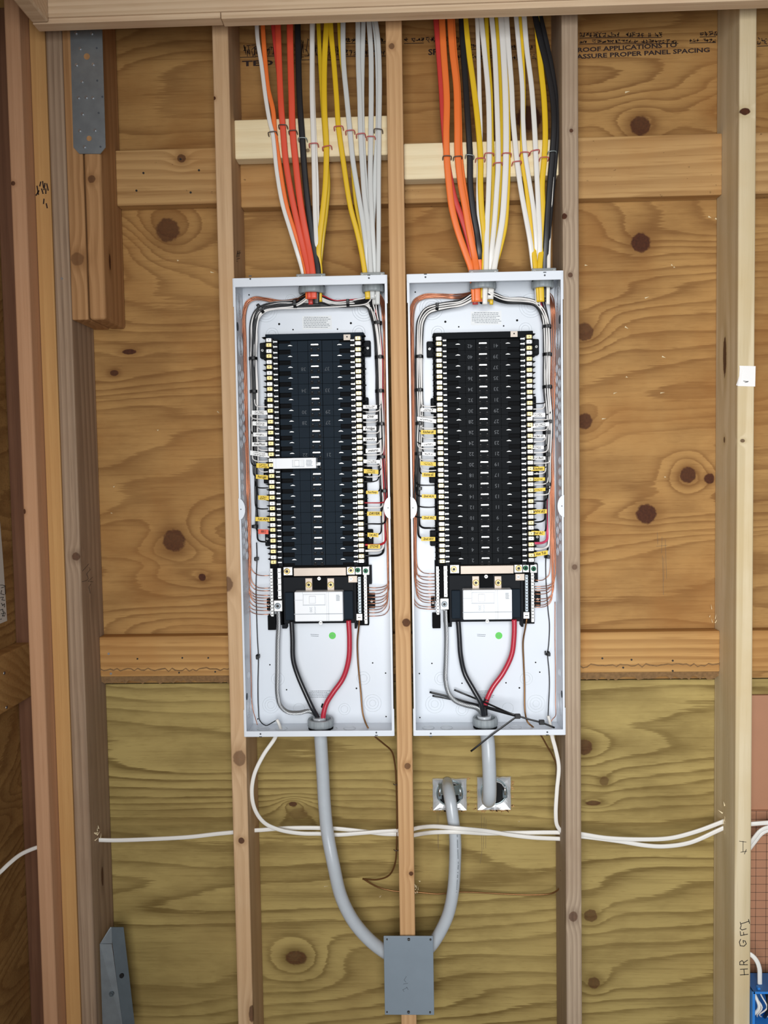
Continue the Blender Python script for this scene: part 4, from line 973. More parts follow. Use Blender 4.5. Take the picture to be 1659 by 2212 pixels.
# left panel, right side
trunkLR = [(808, 636, YC), (806, 650, -.09), (809, 672, G0), (813, 700, G0), (817, 740, G0), (819, 772, G0), (820, 846, G0), (821, 900, G0), (823, 988, G0), (827, 1060, G0), (829, 1140, G0), (829, 1230, G0)]
altLR = [(682, 636, YC), (695, 646, -.09), (722, 655, G0), (752, 655, G0), (780, 654, G0), (798, 660, G0), (806, 676, G0), (812, 702, G0), (817, 740, G0), (819, 772, G0), (820, 846, G0), (821, 900, G0), (823, 988, G0), (827, 1060, G0), (829, 1140, G0), (829, 1230, G0)]
harness('left', 'right', -1, 783, None, trunkLR, altLR, [
    (879, 'b', (784.5, 814.5, 875, 883, 'w', '~~', 0)), (889, 'w', None), (901, 'b', (784, 816, 896, 905, 'w', 'DW', 0)), (912, 'w', None), (925, 'b', (784.5, 813, 921, 930, 'w', 'Fridge', 0)), (936, 'w', None),
    (949, 'b', (784.5, 814, 945, 953, 'w', 'Laundry', 0)), (959.5, 'w', None), (973, 'b', (790, 822, 968.5, 977.5, 'w', 'micro', 1.2)), (982, 'w', None), (997, 'b', (785, 821, 993, 1001, 'w', '~~', -.6)), (1007, 'w', None),
    (1018, 'b', (786, 817.5, 1014, 1023, 'y', '~~', -1)), (1030, 'w', None), (1040, 'b', None), (1063, 'b', (791, 817, 1060, 1067, 'y', 'Pool Pump', 0)), (1086, 'r', None, 1.1), (1097, 'w', None, 1.3), (1109, 'b', (793, 824, 1105, 1114, 'y', 'DRYER', 0), 1.3),
    (1132, 'b', None, 1.4), (1155, 'b', (794, 817.5, 1151, 1160, 'y', '1st AC', -.5), 1.3), (1177, 'r', (794.5, 821, 1176, 1185, 'y', 'STOVE', 0), 2.0), (1190, 'w', None, 1.9), (1200, 'b', None, 1.9)], 12, 7)
# right panel, left side
trunkRL = [(1036, 630, YC), (1022, 640, -.09), (996, 654, G0), (966, 660, G0), (942, 664, G0), (922, 672, G0), (909, 692, G0), (906, 720, G0), (905, 770, G0), (905, 843, G0), (907, 900, G0), (904, 1000, G0), (902, 1100, G0), (904, 1240, G0)]
harness('right', 'left', 1, 942, None, trunkRL, None, [
    (878, 'w', None), (886, 'b', (909, 942, 882, 890, 'w', '~~', -1)), (901, 'w', None), (908, 'b', (901, 942, 903, 911.5, 'w', '~', -3)), (925, 'w', None), (933, 'b', (909, 941.5, 929, 938, 'y', 'Kitchen #1', 0)), (947, 'w', None),
    (959, 'b', (910, 941, 955.5, 963.5, 'w', '~', .8)), (969, 'w', None), (980, 'b', (912, 941, 977, 984.5, 'w', '~', -1)), (994, 'w', None), (1001.5, 'b', (908, 941.5, 997.5, 1006, 'y', '~~', -1)), (1016, 'w', None),
    (1025, 'b', (911.5, 940, 1021, 1030, 'y', 'Kitchen #2', 0)), (1048, 'b', None, 1.15), (1072, 'b', (911, 942, 1068, 1076, 'y', '2nd A.H.', -.3), 1.15), (1095, 'b', None, 1.2), (1118, 'b', (911, 942, 1114.5, 1122.5, 'y', '2nd AC', -.3), 1.2),
    (1141, 'b', None, 1.7), (1164, 'b', (910, 940, 1160, 1168.5, 'y', '2nd AH', 0), 1.7)], 13, 7)
# right panel, right side
trunkRR = [(1054, 632, YC), (1068, 640, -.09), (1092, 648, G0), (1130, 650, G0), (1156, 656, G0), (1170, 670, G0), (1177, 690, G0), (1180, 706, G0), (1182, 765, G0), (1182, 838, G0), (1186, 900, G0), (1184, 1000, G0), (1182, 1100, G0), (1182, 1235, G0)]
altRR = [(1168, 632, YC), (1168, 646, -.09), (1173, 668, G0), (1178, 690, G0), (1180, 706, G0), (1182, 765, G0), (1182, 838, G0), (1186, 900, G0), (1184, 1000, G0), (1182, 1100, G0), (1182, 1235, G0)]
harness('right', 'right', -1, 1147, None, trunkRR, altRR, [
    (871.5, 'b', None), (884, 'w', None), (896, 'b', (1147, 1177.5, 892, 901, 'w', '~~', 0)), (907, 'w', None), (919, 'b', (1147, 1186, 914, 922.5, 'w', '~~', 2.5)), (930, 'w', None), (942, 'b', (1147, 1177.5, 939, 946, 'w', '2nd Bath GFI', 0)), (954, 'w', None),
    (966, 'b', (1147, 1174.5, 963, 970, 'w', '~~', 0)), (977, 'w', None), (989.5, 'b', (1147, 1178, 986, 993, 'w', '2nd Bath', 0)), (1000.5, 'w', None), (1012, 'b', (1147, 1176, 1008, 1017, 'y', 'Kitchen', .3)), (1023, 'w', None),
    (1035, 'b', (1147, 1177, 1031.5, 1038.5, 'y', '~', .3)), (1046, 'w', None), (1058, 'b', (1147, 1178, 1054.5, 1061.5, 'y', '~', 1.2)), (1069, 'w', None), (1083, 'b', None, 1.2), (1105, 'b', (1148, 1181, 1100.5, 1109.5, 'y', 'WH #2', .6), 1.3),
    (1127, 'b', None, 1.4), (1151, 'b', (1148, 1177, 1147, 1156, 'y', '2nd AC', -.4), 1.3), (1173, 'p', None, 2.2), (1185, 'w', None, 1.9), (1196, 'b', (1153, 1183, 1191, 1200.5, 'y', 'Hot Tub', 2.5), 1.6)], 14, 6.5)
# bare copper earth wires
def copper_fan(panel, side, s, tx, trunk, ys, seed, spread):
    rng = random.Random(seed); n = len(ys)
    names = ['topmost', 'second', 'third', 'fourth', 'fifth', 'sixth', 'seventh', 'eighth', 'ninth', 'tenth', 'eleventh', 'twelfth']
    for i, y in enumerate(ys):
        lane = (i / (n - 1) - .5) * spread * rng.choice((1, 1, -1)); dz = -.0025 * (i % 3)
        tk = [q for q in trunk if q[1] < y - 40 or q[1] < 800]
        P = offset_path(tk, lane, dz, 1.3, rng); x = P[-1][0]; Y = P[-1][2]
        sag = rng.uniform(-3, 3) - 3
        P += [(x + rng.uniform(-1, 1), y - 22 + sag, Y), (x + s * 3, y - 10 + sag * .6, Y), (x + s * 11, y - 3 + sag * .2, Y), (x + (tx - x) * .6, y + rng.uniform(-.5, .8), YPL - .002), (tx, y, YPL)]
        MB().tube(smooth(UP(P), 4), .00105, 6).build('copper_wire', M['copper'], None, U(*P[-1]), label=f'bare copper wire, {names[i]} of the fan at {side} bar of {panel} panel', category='wire', group=f'bare copper wires at the {side} of the {panel} panel')
CLY = -.064
copper_fan('left', 'left', 1, 584, [(664, 638, YC), (645, 648, -.085), (610, 652, CLY), (575, 647, CLY), (549, 645, CLY), (534, 654, CLY), (528, 680, CLY), (527, 740, CLY), (530, 850, CLY), (534, 1000, CLY), (536, 1100, CLY), (538, 1200, CLY), (539, 1300, CLY)],
           [1243, 1270, 1276, 1286, 1291.5, 1298, 1305, 1312, 1319, 1326.5], 21, 8)
copper_fan('left', 'right', -1, 794, [(818, 636, YC), (824, 650, -.085), (829, 680, CLY), (831, 720, CLY), (833, 850, CLY), (836, 1000, CLY), (838, 1100, CLY), (839, 1200, CLY), (840, 1310, CLY)],
           [1269, 1275, 1282.5, 1290, 1297, 1303.5, 1311, 1317, 1323.5, 1331], 22, 8)
copper_fan('right', 'left', 1, 941, [(1030, 629, YC), (1010, 637, -.085), (985, 641, CLY), (950, 639, CLY), (917, 641, CLY), (898, 650, CLY), (890, 672, CLY), (889, 740, CLY), (891, 850, CLY), (892, 1000, CLY), (894, 1100, CLY), (896, 1200, CLY), (897, 1300, CLY)],
           [1239, 1246, 1253.5, 1261, 1267, 1275, 1282, 1289, 1296, 1302, 1310, 1316], 23, 9)
copper_fan('right', 'right', -1, 1154, [(1184, 632, YC), (1190, 640, -.085), (1195, 662, CLY), (1196, 720, CLY), (1195, 850, CLY), (1194, 960, CLY), (1194, 1060, CLY), (1195, 1150, CLY), (1196, 1230, CLY), (1198, 1300, CLY)],
           [1253, 1267, 1271.6, 1276.5, 1283, 1294, 1299, 1307, 1311.5], 24, 10)
# cable ties round the bundles
def tie(px, py, w, ang, label, Y=G0 - .006, h=6.5, tail=True):
    """flat band round a bundle: w = bundle width in px, ang = direction of the band"""
    s = MM(Y); p = U(px, py, Y); rx, ry = w * s / 2, .012
    d = Vector((math.cos(ang), 0, math.sin(ang))); mb = MB()
    loop = [p + d * rx * math.cos(t) * 1.0 + Vector((0, ry * math.sin(t), 0)) for t in [2 * PI * i / 20 for i in range(21)]]
    ax = Vector((-math.sin(ang), 0, math.cos(ang))) * (h * s / 2)
    vs = [q + ax for q in loop] + [q - ax for q in loop] + [p + (q - p) * 1.10 + ax for q in loop] + [p + (q - p) * 1.10 - ax for q in loop]
    k = 21; fs = []
    for i in range(20):
        fs += [(i, i + 1, k + i + 1, k + i), (2 * k + i, 2 * k + i + 1, 3 * k + i + 1, 3 * k + i), (i, i + 1, 2 * k + i + 1, 2 * k + i), (k + i, k + i + 1, 3 * k + i + 1, 3 * k + i)]
    mb.add(vs, fs)
    o = mb.build('cable_tie', M['tie'], None, None, label=label, category='cable tie', group='black cable ties on the wire bundles')
    if tail:
        c = p + d * rx * .35 + Vector((0, -ry * 1.1, 0))
        MB().rbox(c.x - .0035, c.x + .0035, c.y - .003, c.y + .002, c.z - .0042, c.z + .0042, .0008, 1).build('tie_head', M['tie'], o)
    return o
for a in ((638, 657, 17, PI / 2, 'black tie on the cross bundle left of the middle connector, left panel'), (563, 667, 22, 2.2, 'black tie at the top left bend of the left panel bundle'),
          (547, 775, 17, 0, 'upper black tie on the left bundle of the left panel'), (549, 846, 17, 0, 'second black tie down the left bundle of the left panel'), (551, 1137, 13, 0, 'black tie level with the first air handler flag, left panel'),
          (752, 655, 15, PI / 2, 'black tie on the cross bundle right of the middle connector, left panel'), (815, 698, 19, 0, 'black tie just below the corner connector of the left panel'), (819, 772, 18, 0, 'second black tie down the right bundle, left panel'),
          (820, 845, 18, 0, 'third black tie down the right bundle, left panel'), (823, 916, 14, 0, 'black tie beside the dishwasher flag, left panel'), (824, 987, 14, 0, 'black tie beside the micro flag, left panel'), (829, 1060, 12, 0, 'black tie beside the pool pump flag, left panel'),
          (944, 663, 16, 1.5, 'black tie at the top left bend of the right panel bundle'), (905, 771, 17, 0, 'upper black tie on the left bundle of the right panel'), (905, 843, 17, 0, 'second black tie down the left bundle of the right panel'),
          (905, 915, 14, 0, 'black tie under the tilted white flag, right panel left side'), (904, 980, 14, 0, 'black tie between white and yellow flags, right panel left side'), (905, 1055, 12, 0, 'black tie above the second air handler flag, right panel'),
          (1181, 706, 18, 0, 'upper black tie on the right bundle of the right panel'), (1182, 766, 18, 0, 'second black tie down the right bundle, right panel'), (1182, 836, 19, 0, 'third black tie down the right bundle, right panel'),
          (1184, 911, 16, 0, 'black tie above the crumpled white flags, right panel'), (1181, 934, 16, 0, 'black tie below the crumpled white flags, right panel'), (1181, 982, 14, 0, 'black tie between the white flags, right panel right side'), (1181, 1046, 14, 0, 'black tie between the yellow flags, right panel right side')):
    tie(*a)
# long single wires dropping to the panel floor
def single(label, pts, r, m, name='wire'):
    o = MB().tube(smooth(UP(pts), 6), r, 8).build(name, M[m], None, U(*pts[-1]), label=label, category='wire'); return o
o = single('lone black wire dropping down the left panel to a white cable stub', [(554, 1172, -.07), (555, 1205, -.062), (553, 1265, -.062), (556, 1380, -.062), (558, 1418, -.063), (557, 1480, -.064), (558, 1530, -.066), (561, 1556, -.072), (574, 1567, -.085), (588, 1561, -.098), (598, 1555, YC)], .0013, 'w_blk', 'insulated_wire')
MB().tube(smooth(UP([(598, 1554, YC), (602, 1562, YC), (606, 1574, YC), (606, 1583, YC)]), 4), .004, 8).build('cable_sheath_end', M['nm_white'], o, label='stripped white sheath end')
single('lone bare copper wire down the left wall of the left panel', [(538, 1290, CLY), (540, 1340, -.066), (541, 1400, -.072), (543, 1469, -.074), (545, 1525, -.078), (556, 1566, -.095)], .001, 'copper', 'copper_wire')
o = single('lone black wire dropping down the right side of the right panel', [(1181, 1192, -.07), (1179, 1210, -.062), (1180, 1264, -.062), (1184, 1319, -.062), (1187, 1350, -.062), (1185, 1395, -.062), (1183, 1412, -.062), (1186, 1450, -.064), (1187, 1480, -.066), (1185, 1520, -.08), (1184, 1547, YC)], .0013, 'w_blk', 'insulated_wire')
MB().tube(smooth(UP([(1184, 1546, YC), (1187, 1556, YC), (1190, 1570, YC), (1192, 1582, YC)]), 4), .004, 8).build('cable_sheath_end', M['nm_white'], o, label='stripped white sheath end')
single('lone bare copper wire down the right wall of the right panel', [(1199, 1300, CLY), (1199, 1380, -.066), (1200, 1450, -.07), (1200, 1520, -.078), (1200, 1546, -.09), (1194, 1553, YC), (1190, 1560, YC)], .001, 'copper', 'copper_wire')
tie(557, 1418, 8, 0, 'black tie on the lone black wire low in the left panel', -.066, 6); tie(554, 1207, 9, 0, 'black tie on the lone black wire beside the last terminals, left panel', -.066, 6)
tie(1182, 1411, 10, 0, 'black tie on the lone black wire low in the right panel', -.066, 6); tie(1181, 1202, 10, 0, 'black tie under the hot tub flag', -.066, 6)
# feeder conductors: braided neutral, black and red phase
def braid(label, pts):
    C0 = smooth(UP(pts), 10); C = []
    for a_, b_ in zip(C0[:-1], C0[1:]):
        n_ = max(1, int((b_ - a_).length / .0026)); C += [a_.lerp(b_, q / n_) for q in range(n_)]
    mb = MB(); R = .0040; ns = 9
    tw = 0; mb.tube(C, R * .86, 10)
    for k in range(ns):
        P = []; a = 2 * PI * k / ns; T0 = None
        for i, c in enumerate(C):
            t = (C[min(i + 1, len(C) - 1)] - C[max(i - 1, 0)]).normalized(); u = t.cross(Vector((0, 1, 0)));
            u = u.normalized() if u.length > .1 else Vector((1, 0, 0)); v = t.cross(u)
            q = a + i * .30; P.append(c + (u * math.cos(q) + v * math.sin(q)) * R)
        mb.tube(P, .00145, 5)
    return mb.build('stranded_conductor', M['alu'], None, U(*pts[-1]), label=label, category='wire', group='stranded aluminium neutral conductors')
YN = -.088
braid('bare stranded aluminium neutral conductor curving through the left panel', [(601, 1318, YN), (602, 1345, YN), (600, 1380, YN), (599, 1447, -.09), (599, 1498, -.092), (605, 1523, -.094), (620, 1537, -.097), (645, 1539.5, -.10), (668, 1536, -.10), (684, 1545, YC), (690, 1556, YC)])
braid('bare stranded aluminium neutral conductor curving through the right panel', [(962, 1316, YN), (963, 1345, YN), (964, 1380, YN), (963, 1427, -.09), (962, 1469, -.092), (969, 1497, -.095), (983, 1514, -.098), (1004, 1523, -.10), (1030, 1530, -.10), (1041, 1542, YC), (1046, 1556, YC)])
def feeder(label, pts, m, r):
    return MB().tube(smooth(UP(pts), 10), r, 14).build('feeder_wire', M[m], None, U(*pts[-1]), label=label, category='wire', group='heavy feeder conductors of the two panels')
YF2 = -.094
feeder('thick black feeder from the main breaker of the left panel', [(630, 1342, YF2), (630.5, 1350, YF2), (632, 1380, YF2), (633.5, 1425, YF2), (643, 1458, YF2), (661, 1500, -.1), (676, 1532, -.104), (687, 1552, YC), (689, 1566, YC)], 'f_blk', .0062)
feeder('thick red feeder from the main breaker of the left panel', [(753, 1340, YF2), (753.5, 1350, YF2), (755, 1380, YF2), (753, 1425, YF2), (741, 1465, YF2), (719, 1497, -.098), (705, 1520, -.10), (698.5, 1545, YC - .004), (697, 1566, YC - .002)], 'f_red', .0064)
feeder('thick black feeder from the main breaker of the right panel', [(989.5, 1341, YF2), (990.5, 1350, YF2), (992.5, 1380, YF2), (995, 1415, YF2), (1004, 1455, YF2), (1023, 1490, -.104), (1038, 1517, -.108), (1044, 1540, -.104), (1046, 1562, YC)], 'f_blk', .0062)
o = feeder('thick red feeder from the main breaker of the right panel', [(1110.5, 1338, YF2), (1111, 1350, YF2), (1110, 1380, YF2), (1105, 1415, YF2), (1086, 1455, YF2), (1065, 1484, -.098), (1053, 1508, -.10), (1047, 1530, YC), (1049, 1562, YC + .004)], 'f_red', .0064)
MB().tube(smooth(UP([(1052, 1509, -.10), (1049, 1520, YC), (1047, 1532, YC), (1049, 1556, YC)]), 6), .0069, 14).build('tape_wrap', M['tie'], o, label='black electrical tape wrap')
for lab, x, pts in (('left', 776, [(776.5, 1337, -.088), (775, 1355, -.085), (772, 1385, -.075), (773, 1425, -.07), (779, 1491, -.072), (785, 1547, -.085), (796, 1574, YC), (803, 1582, YC), (811, 1592, -.095), (828, 1606, -.085), (846, 1623, -.07), (853, 1650, -.06), (856, 1694, -.055), (857, 1823, -.055), (853, 1866, -.05), (840, 1891, -.035), (815, 1900, -.02), (786, 1899, -.004), (784, 1899, -.001)]),
                    ('right', 1137, [(1138, 1336, -.088), (1135, 1355, -.085), (1130, 1385, -.075), (1131, 1427, -.07), (1133, 1474, -.072), (1134.5, 1540, -.085), (1140, 1560, YC), (1152, 1571, YC), (1168, 1588, YC), (1182, 1612, -.085), (1195, 1635, -.075), (1207, 1666, -.07), (1213, 1707, -.065), (1216, 1757, -.065), (1215, 1808, -.065), (1217, 1881, -.06), (1213, 1912, -.05), (1194, 1929, -.03), (1151, 1933, -.02), (1088, 1931, -.015), (997, 1927, -.02), (943, 1931, -.03), (900, 1927, -.03), (862, 1926, -.03), (823, 1918.5, -.025), (800, 1908, -.012), (786, 1899, -.003), (784, 1898, -.001)])):
    o = MB().tube(smooth(UP(pts), 6), .0021, 8).build('copper_wire', M['copper_old'], None, U(*pts[0]), label=f'bare copper earth conductor leaving the floor of the {lab} panel for the plywood hole', category='wire', group='bare copper earth conductors below the panels')
    for (px, py, X) in (((855, 1694, 0), (856, 1836, 0)) if lab == 'left' else ((1212, 1697, 0), (1216, 1881, 0))):
        p = U(px, py, -.062 if lab == 'left' else -.07); MB().tube([p + Vector((-.006, 0, .001)), p + Vector((-.004, -.004, 0)), p + Vector((.004, -.004, 0)), p + Vector((.007, .004, -.001))], .0012, 6).build('wire_staple', M['st_dark'], o)
# loose cable ties lying across the right panel floor
def loose_tie(label, pts, w, head=None):
    P = smooth(UP(pts), 8); o = MB().tube(P, 0, 6, flat=(w, .0016), ref=(0, -1, 0)).build('loose_cable_tie', M['tie'], None, None, label=label, category='cable tie')
    if head:
        p = U(*head); MB().rbox(p.x - .0065, p.x + .0065, p.y - .0045, p.y + .0045, p.z - .0055, p.z + .0055, .001, 1).build('tie_head', M['tie'], o)
loose_tie('long loose black tie reaching farthest left across the right panel', [(928, 1495, -.075), (962, 1503, -.078), (1010, 1517, -.082), (1060, 1529, -.12), (1100, 1541, -.14), (1120, 1546, -.15)], .0052)
loose_tie('loose black tie lying just under the longest one', [(934, 1503, -.072), (962, 1508, -.075), (1020, 1521, -.079), (1070, 1535, -.115), (1118, 1548, -.146)], .0046)
loose_tie('loose black tie pointing down right over the panel floor', [(981, 1490, -.072), (1010, 1502, -.076), (1056, 1521, -.115), (1100, 1540, -.148), (1140, 1553, -.155), (1170, 1561, -.157), (1198, 1572, -.157)], .0046, (1170, 1560, -.159))
loose_tie('loose black tie hanging over the lip of the right panel to lower left', [(1124, 1544, -.160), (1112, 1551, -.161), (1090, 1567, -.162), (1060, 1589, -.163), (1030, 1613, -.160), (1017, 1623, -.156)], .0046, (1118, 1547, -.160))
# ================================================================== SERVICE CABLES, BOXES, LOW CABLES
SERG = 'grey service cables'
def ser(label, pts, r=.0158):
    return MB().tube(smooth(UP(pts), 12), r, 20).build('service_cable', M['ser'], None, U(*pts[0]), label=label, category='cable', group=SERG)
ser('long thick grey service cable from the left panel floor down to the grey box', [(690, 1549, YC), (691, 1570, YC), (693, 1600, YC), (697, 1666, -.095), (701, 1737, -.095), (707, 1797, -.098), (720, 1866, -.11), (737, 1937, -.105), (763, 1989, -.100), (797, 2029, -.095), (830, 2055, -.09), (850, 2066, -.09)], .0162)
o = ser('short thick grey service cable from the right panel floor into the plywood', [(1046, 1545, YC), (1047, 1566, YC), (1053, 1595, YC), (1056, 1643, -.105), (1057.5, 1690, -.105), (1057.5, 1716, -.098), (1056, 1728, -.082), (1055, 1728, -.060), (1055, 1716, -.03), (1055, 1706, -.001)], .0172)
ser('thick grey service cable from the left steel-lined opening down to the grey box', [(966, 1690, -.001), (967, 1697, -.025), (969, 1708, -.055), (973, 1730, -.080), (977, 1757, -.09), (983, 1808, -.095), (983, 1860, -.10), (979, 1922, -.105), (969, 1972, -.10), (956, 2003, -.098), (938, 2034, -.095), (915, 2062, -.09)], .0152)
# printed legend on the right-hand cable
def legend():
    mb = MB(); rng = random.Random(2)
    for (x0, y0, x1, y1) in ((988, 1805, 990, 1868), (990, 1870, 986, 1930)):
        n = int((y1 - y0) / 2.6)
        for i in range(n):
            if rng.random() < .25: continue
            t = i / n; p = U(x0 + (x1 - x0) * t, y0 + (y1 - y0) * t, -.1155 - .004 * (y0 > 1869))
            mb.rbox(p.x - .0011, p.x + .0011, p.y - .0002, p.y + .0012, p.z - .0009, p.z + .0006, .0002, 1)
    return mb
ca = [o for o in COL.objects if o.name.startswith('service_cable') and 'left steel' in o.get('label', '')][0]
legend().build('printed_legend', M['print'], ca)
# steel-lined square openings cut through the plywood
def opening(x0, y0, x1, y1, label, strap, seed):
    rng = random.Random(seed); a, b = U(x0, y0, -.004), U(x1, y1, -.004); X0, X1, Z0, Z1 = a.x, b.x, b.z, a.z
    cx, cz = (X0 + X1) / 2, (Z0 + Z1) / 2
    t = empty('steel_lined_opening', (cx, 0, cz), label=label, category='wall opening', group='steel-lined openings in the plywood')
    w = X1 - X0; mb = MB()
    # dished, crinkled foil-bright liner: square rim sinking to a round mouth
    n = 40; rings = []
    for (k, (sc, dep, rnd)) in enumerate(((1.0, -.004, 0), (.97, -.0075, .02), (.86, -.004, .2), (.74, -.0015, .7), (.60, -.0008, 1))):
        row = []
        for i in range(n):
            q = 2 * PI * i / n; c, s_ = math.cos(q), math.sin(q); sq = 1 / max(abs(c), abs(s_)); rr = (sq * (1 - rnd) + 1 * rnd) * sc
            j = (rng.random() - .5) * (.035 if k < 2 else .012)
            row.append((cx + c * (rr + j) * w / 2, dep - rng.random() * .0009 * (k in (1, 2)), cz + s_ * (rr + j) * (Z1 - Z0) / 2))
        rings.append(row)
    vs = sum(rings, []); fs = [(k * n + i, k * n + (i + 1) % n, (k + 1) * n + (i + 1) % n, (k + 1) * n + i) for k in range(4) for i in range(n)]
    mb.add(vs, fs, 0); mb.build('steel_liner', M['foil'], t)
    MB().cyl((cx, -.0006, cz + .004), 'Y', w * .36, .001, 24).build('dark_mouth', M['hole'], t)
    mb = MB().torus((cx, -.004, cz + .004), 'Y', w * .37, .0022, 32, 8); mb.build('connector_ring', M['zinc'], t)
    for s in (-1, 1):
        MB().rbox(cx + s * w * .30 - .006, cx + s * w * .30 + .006, -.022, -.001, cz - .006, cz + .010, .0015, 1).build('clamp_post', M['galv_dark'], t)
        MB().cyl((cx + s * w * .30, -.024, cz + .014), 'Z', .0028, .020, 10).build('clamp_screw', M['nail'], t)
    if strap:
        mb = MB(); N = 12; vs = []
        for i in range(N + 1):
            u = i / N; x = cx - w * .33 + u * w * .66; y = -.020 - .018 * math.sin(u * PI) ** .8
            for z in (cz + .035, cz + .010): vs += [(x, y, z), (x, y + .002, z)]
        fs = []
        for i in range(N):
            b0, b1 = i * 4, (i + 1) * 4; fs += [(b0, b1, b1 + 2, b0 + 2), (b0 + 1, b1 + 1, b1 + 3, b0 + 3), (b0, b1, b1 + 1, b0 + 1), (b0 + 2, b1 + 2, b1 + 3, b0 + 3)]
        mb.add(vs, fs); mb.rbox(cx - w * .34, cx + w * .34, -.024, -.018, cz + .006, cz + .011, .001, 1); mb.build('clamp_saddle', M['zinc'], t)
    # torn plywood fibres round the cut
    mb = MB()
    for i in range(44):
        side = rng.choice('lrbb'); u = rng.random()
        if side == 'l': p = (X0 - .002, Z0 + u * (Z1 - Z0)); d = (-rng.uniform(.002, .009), rng.uniform(-.006, .006))
        elif side == 'r': p = (X1 + .002, Z0 + u * (Z1 - Z0)); d = (rng.uniform(.002, .009), rng.uniform(-.006, .006))
        else: p = (X0 + u * w, Z0 - .002); d = (rng.uniform(-.010, .010), -rng.uniform(.002, .008))
        nx, nz = -d[1] * .18 + .0006, d[0] * .18 + .0006
        mb.prism([(p[0] - nx, p[1] - nz), (p[0] + nx, p[1] + nz), (p[0] + d[0], p[1] + d[1])], lambda a, b: (a, -.0014, b), lambda a, b: (a, -.0002, b))
    mb.build('torn_fibres', M['girt'], t)
opening(934, 1682, 1009, 1750, 'left bright steel-lined square hole in the plywood with a clamp saddle', True, 31)
opening(1030, 1678, 1104, 1749, 'right bright steel-lined square hole in the plywood, behind the short cable', False, 32)
# grey junction box on the middle stud
gb = empty('junction_box', U(884, 2193, -.14), label='grey junction box screwed to the middle stud at the bottom', category='junction box')
YG = -.150; a, b = U(828.5, 2022.5, YG), U(938, 2193, YG)
MB().rbox(a.x, b.x, YG, YG + .004, b.z, a.z, .0012, 2).build('cover_plate', M['grey_box'], gb)
MB().rbox(a.x + .003, b.x - .003, YG + .0042, -.030, b.z + .003, a.z - .073, .002, 2).build('box_body', M['grey_box'], gb)
fs_ = screw_mesh('cover_screw', .0028, .0016, 'dk_scr', 'nail', .18)
for (px, py, k) in ((836, 2029, .7), (883, 2029, 1.25), (930, 2029.5, .9), (836, 2186, .7), (882.5, 2186, 1.25), (929, 2186.5, .85)):
    o = inst('cover_screw', fs_, U(px, py, YG - .0004), gb); o.scale = (k, 1, k)
strokes(PXL([[(878, 2109), (873, 2117), (877, 2122)], [(871, 2126), (881, 2124)], [(878, 2132), (882, 2138)], [(873, 2142), (870, 2138), (880, 2133)]], YG - .0003), .0006, YG - .0003, 'pencil_scribble', M['hole_grey'], gb)
# white cables along the bays below
def nm(label, pts, w=.0115, g='white cables strung across the lower bays'):
    return cable('cable', label, pts, 'nm_white', w, .0056, group=g)
YL = -.055
nm('white cable looping from the left panel floor round to the middle stud', [(600, 1576, YC), (594, 1594, -.095), (569, 1631, -.10), (549, 1674, -.105), (544, 1714, -.105), (551, 1749, -.10), (571, 1777, -.09), (603, 1792, -.08), (649, 1800, -.07), (694, 1801, -.066), (729, 1803, -.062), (786, 1799, -.058), (823, 1796, -.056), (862, 1794, -.055)], .010)
nm('white cable running straight behind the long grey cable to the middle stud', [(537, 1794, -.06), (560, 1793, -.06), (614, 1789, -.06), (671, 1788, -.058), (729, 1790, -.052), (786, 1796, -.050), (829, 1801, -.052), (865, 1802, -.055)], .0105)
nm('white cable crossing the bay between corner post and left stud', [(205, 1814, -.085), (244, 1815, -.075), (313, 1813, -.07), (407, 1808, -.07), (470, 1801, -.07), (512, 1797, -.07)], .0105)
nm('upper white cable passing over the right grey service cable', [(890, 1792, -.06), (899, 1789, -.062), (936, 1785, -.10), (987, 1789, -.125), (1050, 1795, -.09), (1100, 1803, -.07), (1151, 1809, -.065), (1216, 1812, -.06)], .0105)
nm('lower white cable passing over the right grey service cable', [(890, 1805, -.06), (899, 1803, -.062), (936, 1798, -.105), (987, 1797, -.12), (1050, 1800, -.085), (1113, 1799, -.06), (1170, 1798, -.058), (1216, 1798, -.06)], .0105)
nm('white cable falling from the right panel floor along the right stud', [(1190, 1574, YC), (1193, 1592, -.095), (1200, 1618, -.09), (1207, 1656, -.085), (1203, 1707, -.085), (1200.5, 1757, -.085), (1203, 1782, -.08), (1214, 1798, -.07)], .010)
nm('upper white cable of the pair sagging across the right bay', [(1245, 1800, -.065), (1259, 1802, -.065), (1311, 1810, -.065), (1394, 1813, -.066), (1449, 1810, -.066), (1504, 1796, -.066), (1563, 1774, -.066), (1576, 1769, -.066)], .0108)
nm('lower white cable of the pair sagging across the right bay', [(1245, 1806, -.060), (1259, 1807, -.060), (1338, 1817, -.060), (1394, 1826, -.060), (1435, 1828, -.060), (1490, 1820, -.060), (1546, 1796, -.062), (1578, 1781, -.064)], .0108)
nm('upper white cable leaving the pale stud to the right', [(1618, 1780, -.07), (1632, 1779, -.075), (1659, 1777, -.078), (1700, 1776, -.08)], .0108)
nm('white cable curving up beyond the pale stud at the right', [(1616, 1828, -.065), (1629, 1810, -.075), (1643, 1794, -.08), (1659, 1787, -.08), (1700, 1784, -.08)], .010)
nm('second white cable curving up beyond the pale stud, below the first', [(1616, 1838, -.060), (1631, 1818, -.070), (1645, 1801, -.075), (1661, 1793, -.075), (1700, 1790, -.075)], .009)
o = cable('cable', 'white cable drooping over the dark left wall bay', [(-330, 2010, -.62), (-180, 1985, -.50), (-70, 1938, -.36), (0, 1884, -.27), (19, 1866, -.25), (44, 1846, -.22), (72, 1833, -.19), (95, 1826, -.165)], 'nm_white', .0098, .006, group='white cables strung across the lower bays')
